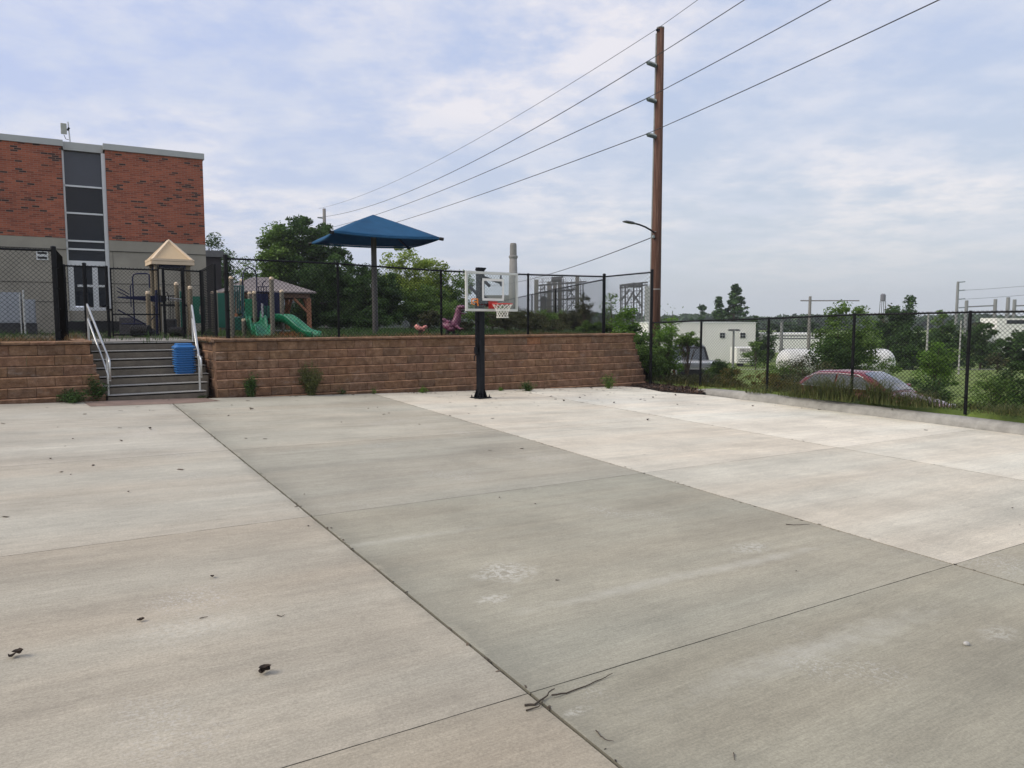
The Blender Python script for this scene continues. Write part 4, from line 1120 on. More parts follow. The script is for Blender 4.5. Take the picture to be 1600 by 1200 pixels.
for q_ in quad:
    m = MB(); m.tube([Vector((pk.x, pk.y, pk.z-.12)), q_.lerp(Vector((pk.x, pk.y, pk.z)), .5)+Vector((0, 0, -.02)), q_+Vector((0, 0, -.04))], .03, 8, r1=.025); m.build('rib', mat('rib_blue_grey', (.03, .06, .11), .5), Um)
    d = (q_-cc); d.z = 0; d.normalize(); m = MB(); m.tube([q_+Vector((0, 0, -.03)), q_+d*.12+Vector((0, 0, -.05))], .05, 8); m.build('corner_cap', black_metal, Um)
# ================================================================== PURPLE DINOSAUR RIDE AND PINK SPRING RIDER
YD = 21.6
def D(u, v, dy=0): return at(u, v, YD+dy)
purp = mat('dinosaur_purple', (.14, .035, .075), .45, 0, .45, 9, dirt=.35, tint=(.42, .22, .30))
dz = D(708, 528); dg = thing('dinosaur_ride', (dz.x, dz.y, TZ), 'purple dinosaur playground ride with open mouth behind the fence', 'playground ride')
sk = [(D(690, 505), .03), (D(696, 509), .09), (D(703, 510), .17), (D(711, 507), .16), (D(714, 499), .12), (D(715.5, 491), .095), (D(716.5, 485), .095), (D(718, 481), .09)]
m = MB(); nseg = 14; rings = []
for i, (c, r_) in enumerate(sk):
    a = sk[max(0, i-1)][0]; b = sk[min(len(sk)-1, i+1)][0]; d = (b-a).normalized(); x = Vector((0, 1, 0)); y = d.cross(x).normalized()
    rings.append([c+(x*math.cos(6.2832*k/nseg)+y*math.sin(6.2832*k/nseg))*r_ for k in range(nseg)])
m.loft(rings)
def lump(m, c, rx_, ry_, rz_, rot=0):
    n, k = 10, 7; vs = []
    for i in range(k+1):
        th = math.pi*i/k
        for j in range(n):
            a = 6.2832*j/n; p = Vector((rx_*math.sin(th)*math.cos(a), ry_*math.sin(th)*math.sin(a), rz_*math.cos(th)))
            p = Matrix.Rotation(rot, 3, 'Y') @ p; vs.append(c+p)
    m.add(vs, [(i*n+j, i*n+(j+1) % n, (i+1)*n+(j+1) % n, (i+1)*n+j) for i in range(k) for j in range(n)])
lump(m, D(721, 480), .15, .13, .068, .05); lump(m, D(725.5, 481), .07, .09, .05, .1)      # skull, snout
lump(m, D(718, 478), .04, .10, .035)
lump(m, D(722, 489.5), .11, .075, .025, .22)                                                   # lower jaw
lump(m, D(703, 503), .08, .18, .05, .2); lump(m, D(694, 499), .05, .05, .04)
lump(m, D(706, 514), .13, .20, .09)
m.tube([D(714, 510, -.14), D(719, 514, -.2), D(722, 513, -.24)], [.05, .03, .02], 8); m.tube([D(722, 513, -.24), D(725, 515, -.26)], .012, 6); m.tube([D(722, 513, -.24), D(724, 511, -.26)], .012, 6)
m.tube([D(698, 502), D(692, 500), D(689, 506)], [.05, .045, .02], 8)
bo = m.build('body', purp, dg, smooth=True)
rm = bo.modifiers.new('merge', 'REMESH'); rm.mode = 'VOXEL'; rm.voxel_size = .017; rm.use_smooth_shade = True
m = MB(); lump(m, D(721.5, 485.5), .09, .05, .03, .1); m.build('mouth', mat('mouth_dark', (.02, .008, .012), .6), dg)
m = MB(); lump(m, D(720.5, 479, -.11), .018, .01, .018); m.build('eye', mat('eye_pale', (.5, .4, .4), .3), dg)
m = MB()
for k in range(9): a = D(719+k*1.0, 483.7, -.06); m.tube([a, a-Vector((0, 0, .02))], .006, 5, r1=.001)
m.build('teeth', white_paint, dg)
m = MB(); m.tube([D(703, 507, -.1), D(704, 498, -.1), D(708, 496.5, 0), D(711, 500, .1)], .012, 6); m.build('handle', black_metal, dg)
m = MB(); m.tube([D(699, 516), D(699, 531)], .05, 8); m.tube([D(709, 516), D(709, 531)], .05, 8); b_ = D(704, 529); m.box((b_.x, b_.y, TZ+.03), (.5, .35, .08)); m.build('stand', dark_rubber, dg)
pk_ = at(658, 512, 21.8); sr = thing('spring_rider', (pk_.x, pk_.y, TZ), 'small pink playground rider with two upturned ends, left of the purple dinosaur', 'playground ride')
pink = mat('pink_plastic', (.60, .24, .20), .4, 0, .15, 6)
def S_(u, v, dy=0): return at(u, v, 21.8+dy)
m = MB(); m.tube([S_(649, 508), S_(652, 511), S_(656, 514), S_(660, 513.2), S_(664, 511), S_(667, 509.5)], [.045, .07, .075, .05, .055, .035], 10)
m.tube([S_(654, 513.5), S_(659, 517), S_(664, 515)], .03, 8); m.build('body', pink, sr, smooth=True)
m = MB(); pts = [(S_(657, 516)).xy.to_3d()+Vector((.07*math.cos(k*.8), .07*math.sin(k*.8), TZ+(S_(657, 516).z-TZ)*k/40)) for k in range(41)]; m.tube(pts, .012, 6); m.build('spring', black_metal, sr)
# ================================================================== UTILITY POLES AND LINES
def pole_mat(name, a, b, c):
    m = bpy.data.materials.new(name); m.use_nodes = True; t = NT(m.node_tree)
    p = t.n('ShaderNodeBsdfPrincipled'); o = t.n('ShaderNodeOutputMaterial'); t.l(p.outputs[0], o.inputs[0])
    v = t.coords((9, 9, .30)); n_ = t.noise(v, 2.6, 8, .75)
    cc_ = t.ramp(n_, [(.3, a), (.5, b), (.72, c)])
    t.l(cc_, p.inputs['Base Color']); p.inputs['Roughness'].default_value = .9; t.l(t.bump(n_, .8, .02), p.inputs['Normal']); return m
wpole = pole_mat('pole_wood', (.024, .011, .007), (.085, .036, .021), (.19, .115, .08))
gpole = pole_mat('pole_grey_wood', (.12, .11, .10), (.19, .18, .165), (.28, .27, .25))
p1 = at(1032, 44, 28.0); base1 = Vector((p1.x-.03, p1.y, gz(p1.x, p1.y)))
UP = thing('utility_pole', base1, 'tall brown wooden utility pole rising behind the right end of the fence', 'utility pole')
m = MB(); m.tube([base1-Vector((0, 0, .5)), base1+Vector((0, 0, 4)), Vector((p1.x, p1.y, p1.z))], [.215, .20, .135], 20); m.build('shaft', wpole, UP, smooth=True)
m = MB(); m.tube([Vector((p1.x, p1.y, p1.z-.02)), Vector((p1.x, p1.y, p1.z+.02))], .14, 16); m.build('top_cap', mat('cap_grey', (.2, .2, .2), .7), UP)
m = MB()   # grey conduit on the left side of the pole
for u0, z0, z1 in ((0, base1.z, p1.z-.2),): m.tube([Vector((p1.x-.235, p1.y-.03, z0)), Vector((p1.x-.215, p1.y-.03, 4.0)), Vector((p1.x-.15, p1.y-.03, z1))], .03, 8)
m.build('conduit', mat('conduit_grey', (.26, .27, .26), .6), UP)
m = MB()
bz1 = at(1031, 452, 28).z; m.tube([Vector((base1.x+.005, base1.y, bz1-.02)), Vector((base1.x+.005, base1.y, bz1+.02))], .206, 18)
m.build('band', mat('band_grey', (.30, .28, .26), .6, .3), UP)
ins_tips = []
insm = mat('insulator_grey', (.16, .20, .20), .35, 0, .1)
for v0, v1 in ((103, 97), (159, 154), (214, 209.5)):
    a = at(1026, v0, 27.95); b = at(1010, v1, 27.75); m = MB()
    m.tube([a+Vector((.1, 0, -.05)), a], .03, 8)
    rings = [(a.lerp(b, f), r_) for f, r_ in [(0, .04)]+[(.08+.1*k+e, r2) for k in range(8) for e, r2 in ((0, .045), (.05, .085))]+[(.95, .04), (1, .03)]]
    m.tube([q for q, _ in rings], [r_ for _, r_ in rings], 12); m.build('insulator', insm, UP); ins_tips.append(b)
    m = MB(); m.box(a+Vector((.05, 0, -.12)), (.08, .10, .34)); m.build('bracket', pm, UP)
top_tip = at(1025.5, 46, 27.9)
m = MB(); m.box(top_tip+Vector((.06, 0, -.02)), (.14, .06, .06)); m.build('bracket', pm, UP)
# street light on its arm
m = MB(); a = at(1023, 364, 27.9)
pts = [a, at(1016, 359, 27.5), at(1008, 354.5, 27.2), at(999, 351, 27.0), at(991, 349, 26.9)]
m.tube(pts, .032, 8); arm = m.build('lamp_arm', pm, UP, smooth=True)
m = MB(); h0, h1 = at(993, 350, 26.9), at(974.5, 346, 26.7); d = (h1-h0).normalized(); sd_ = Vector((0, 0, 1)).cross(d).normalized()
rings = []
for f, w_, h_ in ((0, .04, .03), (.25, .08, .05), (.5, .13, .045), (.9, .13, .035), (1, .09, .02)):
    c = h0.lerp(h1, f); rings.append([c+sd_*w_, c+sd_*w_*.8+Vector((0, 0, h_)), c-sd_*w_*.8+Vector((0, 0, h_)), c-sd_*w_, c-sd_*w_*.7-Vector((0, 0, h_*.5)), c+sd_*w_*.7-Vector((0, 0, h_*.5))])
m.loft(rings); m.build('lamp_head', mat('lamp_grey', (.10, .105, .11), .5, .2), UP)
m = MB(); b = at(1021, 370, 27.8); m.lathe([(.03, -.06), (.06, -.03), (.05, .04), (.02, .07)], b, 10); m.tube([b, b+Vector((-.08, 0, .12)), b+Vector((.1, 0, .2))], .012, 6); m.build('service_insulator', insm, UP)
serv = b
# far pole, wires between them
p2 = at(506.5, 326, 72); p2b = Vector((p2.x, p2.y, gz(p2.x, p2.y)))
U2 = thing('utility_pole', p2b, 'top of a distant wooden utility pole showing above the big left tree', 'utility pole')
m = MB(); m.tube([p2b-Vector((0, 0, .5)), p2], .19, 12, r1=.15); m.build('shaft', gpole, U2, smooth=True)
m = MB()
for k in range(3): q_ = Vector((p2.x, p2.y, p2.z-.9-1.2*k)); m.tube([q_, q_+Vector((-.6, -.2, .05))], .06, 8)
m.build('insulator', insm, U2)
wirem = mat('cable_black', (.02, .02, .022), .5)
def sag(a, b, s_, n=28):
    return [a.lerp(b, i/n)-Vector((0, 0, s_*4*(i/n)*(1-i/n))) for i in range(n+1)]
farY = 72
ends2 = [at(511, 322, farY), at(548, 339, 66), at(609, 346, 58), at(654, 358, 52)]
near = [at(1090, 0, 0), 0, 0, 0]
tips = [top_tip]+ins_tips
exits = [(1090, 0), (1163, 0), (1298, 0), (1467, 0)]
names = ['topmost power line crossing the sky over the pole top', 'second power line from the top, held by the upper insulator', 'third power line from the top, held by the middle insulator', 'lowest of the four power lines, held by the bottom insulator']
for k in range(4):
    tp = tips[k]; th = thing('power_line', tp, names[k], 'power line', 0, 'power lines')
    tgt = p2+Vector((-.5, 0, -.0)) if k == 0 else Vector((p2.x-.6, p2.y-.2, p2.z-.85-1.2*(k-1)))
    # direction of the span through the measured far point
    f = ends2[k]; m = MB()
    if k == 0: pts = sag(tp, tgt, .9)
    else:
        # the measured point lies on the span: choose the depth where the hanging line passes that bearing
        pts = sag(tp, tgt, [.9, 1.1, .6, .35][k])
    m.tube(pts, .010 if k == 0 else .016, 5)
    m.build('far_span', wirem, th)
    d = ray(*exits[k]); best = None
    for j in range(400):       # point on the sight line whose height has sagged a little below the tip
        Y = 8+j*.05; q_ = Vector((d.x*Y/d.y, Y, H+d.z*Y/d.y))
        g_ = abs(q_.z-(tp.z-.035*(tp-q_).xy.length))
        if best is None or g_ < best[0]: best = (g_, q_)
    q_ = best[1]; dr = (q_-tp); L1_ = dr.xy.length; u_ = Vector((dr.x, dr.y, 0)).normalized(); m = MB(); pts = []
    s0 = dr.z/L1_
    for j in range(30): x_ = j*1.6; pts.append(tp+u_*x_+Vector((0, 0, s0*x_+(.0009*x_*(x_-L1_)))))
    m.tube(pts, .009 if k == 0 else .013, 5); m.build('near_span', wirem, th)
th = thing('power_line', serv, 'thin service cable running left from below the street light', 'power line', 0, 'power lines')
m = MB(); m.tube(sag(serv, at(760, 446, 75), .45), .018, 5); m.build('far_span', wirem, th)
# ================================================================== FAR INDUSTRY
def fpost(m, u, v0, v1, Y, w_, col=None):
    a, b = at(u, v0, Y), at(u, v1, Y); m.box((a.x, Y, (a.z+b.z)/2), (w_, w_, a.z-b.z))
GZ = -3.0
c = at(802, 380, 260); ch = thing('chimney', (c.x, c.y, GZ), 'tall slender grey industrial chimney seen right of the backboard', 'chimney')
m = MB(); zt_ = c.z; m.lathe([(1.95, GZ), (1.28, zt_-5.2)], (c.x, c.y, 0), 20); m.build('shaft', conc_far, ch, smooth=True)
m = MB(); m.lathe([(1.35, zt_-5.2), (1.55, zt_-4.9), (1.55, zt_-4.4), (1.2, zt_-4.1), (1.15, zt_-.6), (.95, zt_)], (c.x, c.y, 0), 20); m.build('crown', mat('chimney_crown', (.17, .16, .145), .9), ch)
def fpts(u, v, Y): return at(u, v, Y)
YI = 175
i0 = at(868, 500, YI); ind = thing('industrial_tower', (i0.x, i0.y, GZ), 'open steel and concrete industrial frame with columns seen through the fence corner', 'industrial structure')
for u, v0 in ((838, 437), (902, 432)):
    m = MB(); fpost(m, u, v0, 520, YI, .95 if u < 850 else .85); m.build('column', conc_far, ind)
m = MB()
for u in (858, 867, 875): fpost(m, u, 440, 520, YI+4, .9)
m.build('column', conc_far, ind)
m = MB()
def fb(u0, v0, u1, v1, w_=.35, Y=YI): m.bar(at(u0, v0, Y), at(u1, v1, Y), w_, w_)
for a in ((840, 446, 916, 440), (840, 458, 900, 452), (840, 470, 912, 466), (840, 480, 880, 478), (840, 489, 912, 486), (862, 434, 880, 433)): fb(*a)
for a in ((845, 446, 845, 500), (886, 440, 886, 500), (911, 443, 911, 500), (851, 444, 851, 500), (880, 436, 880, 500)): fb(*a, w_=.25)
for a in ((843, 456, 852, 447), (843, 468, 858, 456), (886, 466, 898, 448), (898, 466, 886, 448), (886, 486, 898, 467), (843, 480, 856, 470), (862, 447, 866, 435), (880, 445, 872, 433)): fb(*a, w_=.2)
m.build('lattice', steel_far, ind)
m = MB(); a = at(850, 474, YI+2); m.tube([(a.x, a.y, a.z-2.2), (a.x, a.y, a.z+1.5)], .7, 12); m.build('vessel', steel_far, ind)
m = MB(); a = at(870, 437, YI+2); m.tube([(a.x-1.2, a.y, a.z), (a.x+1.2, a.y, a.z)], .5, 12); m.build('drum', steel_far, ind)
m = MB()
for v in (441, 452, 463, 475, 487):
    a, b = at(842, v, YI-1), at(884, v-1, YI-1); m.bar(a, b, .12, .12); m.bar(a+Vector((0, 0, .9)), b+Vector((0, 0, .9)), .06, .06)
    for f in np.linspace(0, 1, 12): q_ = a.lerp(b, float(f)); m.bar(q_, q_+Vector((0, 0, .9)), .06, .06)
    a, b = at(886, v+3, YI-1), at(910, v+2, YI-1); m.bar(a, b, .12, .12)
for u in (848, 862, 872, 893, 907): m.bar(at(u, 436, YI-1), at(u, 505, YI-1), .14, .14)
for k in range(10): a = at(886+(k % 2)*12, 446+k*5.5, YI-1); b = at(898-(k % 2)*12, 451.5+k*5.5, YI-1); m.bar(a, b, .1, .1)
m.build('walkway', steel_far, ind)
i0 = at(993, 500, 150); ind2 = thing('industrial_tower', (i0.x, i0.y, GZ), 'industrial steel gantry and grey silo seen just left of the tall utility pole', 'industrial structure')
m = MB(); fpost(m, 1014, 447, 520, 150, 1.4); fpost(m, 1019, 442, 520, 152, .8); m.build('silo', mat('silo_grey', (.33, .34, .33), .7, 0, .1, .5), ind2)
m = MB()
def fc(u0, v0, u1, v1, w_=.3): m.bar(at(u0, v0, 150), at(u1, v1, 150), w_, w_)
for a in ((968, 450, 1012, 445), (968, 446, 1012, 441), (970, 446, 970, 510), (977, 446, 977, 510), (990, 441, 990, 500), (1003, 441, 1003, 510), (970, 470, 984, 452), (977, 478, 990, 455), (990, 470, 1003, 452), (1003, 480, 990, 460)): fc(*a)
m.build('gantry', steel_far, ind2)
m = MB()
for k in range(6): m.bar(at(970, 447+k*9, 151), at(1003, 445+k*9, 151), .12, .12)
for u in (973, 981, 986, 995, 999): m.bar(at(u, 443, 151), at(u, 505, 151), .12, .12)
a = at(991, 446, 151); m.tube([(a.x-1.3, a.y, a.z), (a.x+1.3, a.y, a.z)], .45, 10); m.build('walkway', steel_far, ind2)
# low dark industrial roofline behind the board
i0 = at(772, 462, 150); 
m = MB(); m.box((i0.x, i0.y, (GZ+i0.z)/2), (6, 6, i0.z-GZ)); m.build('distant_block', conc_far, label='pale distant concrete block glimpsed through the backboard', cat='building', loc=(i0.x, i0.y, GZ))
# ================================================================== WHITE BUILDINGS, TRAILER, TANK
wsid = mat('white_siding', (.84, .83, .78), .7, 0, .05, 1.5, dirt=.15)
darkw = mat('dark_window', (.02, .025, .03), .2)
def zg(x, y): return base_z(x, y)
a, b = at(1012, 505, 85), at(1181, 504, 85)
wb = thing('white_building', ((a.x+b.x)/2, 85, zg(20, 85)), 'flat roofed white industrial building with small square windows beyond the fence', 'building')
m = MB(); g0 = zg(20, 85)-.2; zt_ = a.z; m.box(((a.x+b.x)/2, 90, (g0+zt_)/2), (b.x-a.x, 10, zt_-g0)); m.build('wall', wsid, wb)
m = MB(); m.box(((a.x+b.x)/2, 90, zt_+.06), (b.x-a.x+.1, 10.1, .118)); m.build('parapet', white_paint, wb)
for u in (1128.5, 1160.5):
    q_ = at(u, 524, 84.99); m = MB(); m.box((q_.x, 84.97, q_.z), (.62, .05, .62)); wf = m.build('window_frame', white_paint, wb)
    m = MB()
    for dx in (-.15, .15):
        for dz_ in (-.15, .15): m.box((q_.x+dx, 84.935, q_.z+dz_), (.26, .02, .26))
    m.build('pane', darkw, wf)
tr0, tr1 = at(1151, 543, 78), at(1187, 568, 78)
tl2 = thing('trailer', ((tr0.x+tr1.x)/2, 79, zg(25, 79)), 'white box trailer with purple lettering parked beside the white building', 'trailer')
m = MB(); m.box(((tr0.x+tr1.x)/2, 79.2, (tr0.z+tr1.z)/2), (tr1.x-tr0.x, 2.4, tr0.z-tr1.z)); m.build('box', wsid, tl2, bevel=.05)
m = MB()
for z in (tr1.z+.22, tr1.z+.42): m.box(((tr0.x+tr1.x)/2+.1, 77.98, z), (tr1.x-tr0.x-.3, .02, .06))
m.build('stripe', mat('stripe_grey', (.12, .12, .13), .6), tl2)
for dx in (-.75, .75):
    m = MB(); m.tube([((tr0.x+tr1.x)/2+dx, 78.1, zg(25, 79)+.35), ((tr0.x+tr1.x)/2+dx, 78.4, zg(25, 79)+.35)], .35, 14); m.build('wheel', dark_rubber, tl2)
def text(s_, loc, size, mt, par, rot=(math.pi/2, 0, 0), name='lettering'):
    c_ = bpy.data.curves.new(name, 'FONT'); c_.body = s_; c_.size = size; c_.extrude = .004; c_.align_x = 'CENTER'
    o_ = bpy.data.objects.new('tmp', c_); COL.objects.link(o_); bpy.context.view_layer.update()
    me = bpy.data.meshes.new_from_object(o_); bpy.data.objects.remove(o_); me.name = name; me.materials.clear(); me.materials.append(mt)
    o = bpy.data.objects.new(name, me); COL.objects.link(o); o.parent = par; inv = OFF[par.name].inverted()
    o.matrix_local = inv @ (Matrix.Translation(Vector(loc)) @ Euler(rot).to_matrix().to_4x4()); OFF[o.name] = OFF[par.name]; return o
text('FIELD TURF', ((tr0.x+tr1.x)/2+.2, 77.97, at(1168, 549.5, 78).z), .42, mat('purple_ink', (.10, .04, .09), .6), tl2)
a, b = at(1196, 521, 112), at(1290, 520, 112); g0 = zg(45, 112)
wb2 = thing('white_building', ((a.x+b.x)/2, 112, g0), 'long low white building with dark stripes along its top, right of the white trailer', 'building')
m = MB(); m.box(((a.x+b.x)/2, 116, (g0+a.z)/2), (b.x-a.x, 8, a.z-g0)); m.build('wall', wsid, wb2)
m = MB()
for dz_ in (.35, .75): m.box(((a.x+b.x)/2, 111.98, a.z-dz_), (b.x-a.x-.4, .03, .14))
m.build('stripe', mat('stripe_grey', (.12, .12, .13), .6), wb2)
m = MB()
for k in range(6): m.box((a.x+1+k*1.5, 111.97, a.z-2.4), (.9, .05, .3))
m.build('window', darkw, wb2)
# white tank
ta, tb_ = at(1214, 566, 33), at(1396, 566, 33); tz_ = at(1300, 545, 33).z; r_ = .62; ta.z = tb_.z = tz_-r_
tk = thing('storage_tank', ((ta.x+tb_.x)/2, 33, zg(14, 33)), 'long white cylindrical storage tank half hidden by the big bush', 'storage tank')
m = MB(); pts = []; rs = []
Lx = tb_.x-ta.x
for k in range(7): f = math.sin(k/6*math.pi/2); pts.append(Vector((ta.x+r_*.0+(1-math.cos(k/6*math.pi/2))*0+(-math.cos(k/6*math.pi/2)*.45+.45), 33, ta.z))); rs.append(max(.03, r_*f))
for k in range(7): c_ = math.cos(k/6*math.pi/2); pts.append(Vector((tb_.x-.45+math.sin(k/6*math.pi/2)*.45, 33, ta.z))); rs.append(max(.03, r_*c_))
m.tube(pts, rs, 24); m.build('shell', mat('tank_white', (.68, .68, .64), .5, 0, .06, 2, dirt=.15), tk, smooth=True)
m = MB()
for x_ in (ta.x+1.1, tb_.x-1.1): m.box((x_, 33, (zg(x_, 33)+ta.z-r_)/2+.05), (.3, .9, ta.z-r_-zg(x_, 33)+.3))
m.build('cradle', conc_far, tk)
m = MB(); m.lathe([(.2, ta.z+r_-.03), (.2, ta.z+r_+.1), (.15, ta.z+r_+.14)], (ta.x+2.6, 33, 0), 12); m.build('hatch', galv, tk)
# street lamps and poles on the right
def spole(u, v0, Y, rad, mt, name, label, cat, cross=None, heads=False, group=None):
    a = at(u, v0, Y); g_ = gz(a.x, a.y); th = thing(name, (a.x, a.y, g_), label, cat, 0, group)
    m = MB(); m.tube([(a.x, a.y, g_-.2), (a.x, a.y, a.z)], rad, 10, r1=rad*.75); m.build('shaft', mt, th)
    if cross:
        m = MB()
        for dz_, l0, l1 in cross: m.bar((a.x-l0, a.y, a.z-dz_), (a.x+l1, a.y, a.z-dz_), .14, .14)
        m.build('crossarm', mt, th)
    if heads:
        m = MB()
        for dx in (-.35, .35): m.box((a.x+dx, a.y-.1, a.z-.12), (.35, .4, .18))
        m.tube([(a.x-.4, a.y, a.z-.05), (a.x+.4, a.y, a.z-.05)], .04, 6); m.build('lamp_head', mat('lamp_grey', (.10, .105, .11), .5, .2), th)
    return th
gstl = mat('grey_steel_pole', (.22, .225, .22), .6, .2, .1, 2)
spole(1146.5, 514, 76, .13, gstl, 'street_lamp', 'grey lamp pole with twin heads in front of the white building', 'street lamp', heads=True)
spole(1222, 497, 90, .22, gstl, 'street_lamp', 'grey lamp pole between the two white buildings', 'street lamp', heads=True)
hpz = spole(1266, 463, 95, .22, gpole, 'utility_pole', 'wooden utility pole with a long crossarm above the big bush', 'utility pole', cross=[(.55, 1.2, 6.2)])
spole(1451, 487, 36, .055, mat('pale_pole', (.33, .33, .31), .6), 'sign_pole', 'thin pale pole on the lawn left of the young green bush', 'pole')
spole(1502, 500, 42, .05, mat('pale_pole', (.33, .33, .31), .6), 'sign_pole', 'thin pale pole on the lawn just left of the fence post', 'pole')
sp_ = spole(1497, 440, 120, .26, gstl, 'transmission_pole', 'tall grey transmission pole with three short arms at the far right', 'transmission pole')
a = at(1497, 440, 120)
m = MB()
for k, v in enumerate((441, 454, 467.5, 481)):
    q_ = at(1498, v, 120); m.tube([q_, q_+Vector((1.0, 0, .08))], .09, 6)
m.build('insulator', insm, sp_)
for k, (v, u1, v1) in enumerate(((453.5, 1640, 443), (467.5, 1640, 457))):
    q_ = at(1507, v, 120); th = thing('power_line', q_, ['upper thin wire running right from the transmission pole', 'lower thin wire running right from the transmission pole'][k], 'power line', 0, 'distant wires')
    m = MB(); m.tube(sag(q_, at(u1, v1, 118), .1, 8), .022, 4); m.build('far_span', wirem, th)
def hframe(u0, u1, v0, v1, Y, label):
    a, b = at(u0, v0, Y), at(u1, v1, Y); th = thing('substation_frame', ((a.x+b.x)/2, Y, GZ), label, 'substation frame', 0, 'substation frames')
    for q_ in (a, b): m = MB(); m.tube([(q_.x, q_.y, GZ), (q_.x, q_.y, q_.z)], .28, 8); m.build('column', gstl, th)
    m = MB(); m.bar((a.x, a.y, a.z-1.1), (b.x, b.y, b.z-1.1), .22, .22); m.build('beam', gstl, th)
hframe(1510.5, 1555.5, 469.5, 467.5, 130, 'grey steel goal frame of the substation right of the transmission pole')
hframe(1585.5, 1640, 468, 466, 130, 'grey steel goal frame of the substation at the right edge of the photo')
spole(1575.5, 464.5, 120, .36, gstl, 'transmission_pole', 'thick short grey steel pole between the two substation frames', 'transmission pole')
a = at(1588, 500, 110); m = MB(); m.box((a.x, 112, (GZ+at(1588, 497, 110).z)/2), (5.6, 4, at(1588, 497, 110).z-GZ)); sbx = thing('white_building', (a.x, 112, GZ), 'small white building with a dark band under the substation frame', 'building'); m.build('wall', wsid, sbx)
m = MB(); m.box((a.x+.6, 109.98, at(1588, 503, 110).z), (4.0, .05, .55)); m.build('window', darkw, sbx)
a = at(1380, 459, 190); wt = thing('water_tower', (a.x, a.y, GZ), 'small distant water tower standing behind the dark trees', 'water tower')
m = MB(); m.lathe([(.5, a.z-1.9), (.62, a.z-1.7), (.62, a.z-.3), (.35, a.z+.0)], (a.x, a.y, 0), 14); m.build('tank', mat('tower_grey', (.13, .13, .15), .7), wt)
m = MB()
for dx in (-.45, .45):
    for dy in (-.45, .45): m.tube([(a.x+dx*1.5, a.y+dy*1.5, GZ), (a.x+dx, a.y+dy, a.z-1.85)], .08, 6)
m.build('leg', steel_far, wt)
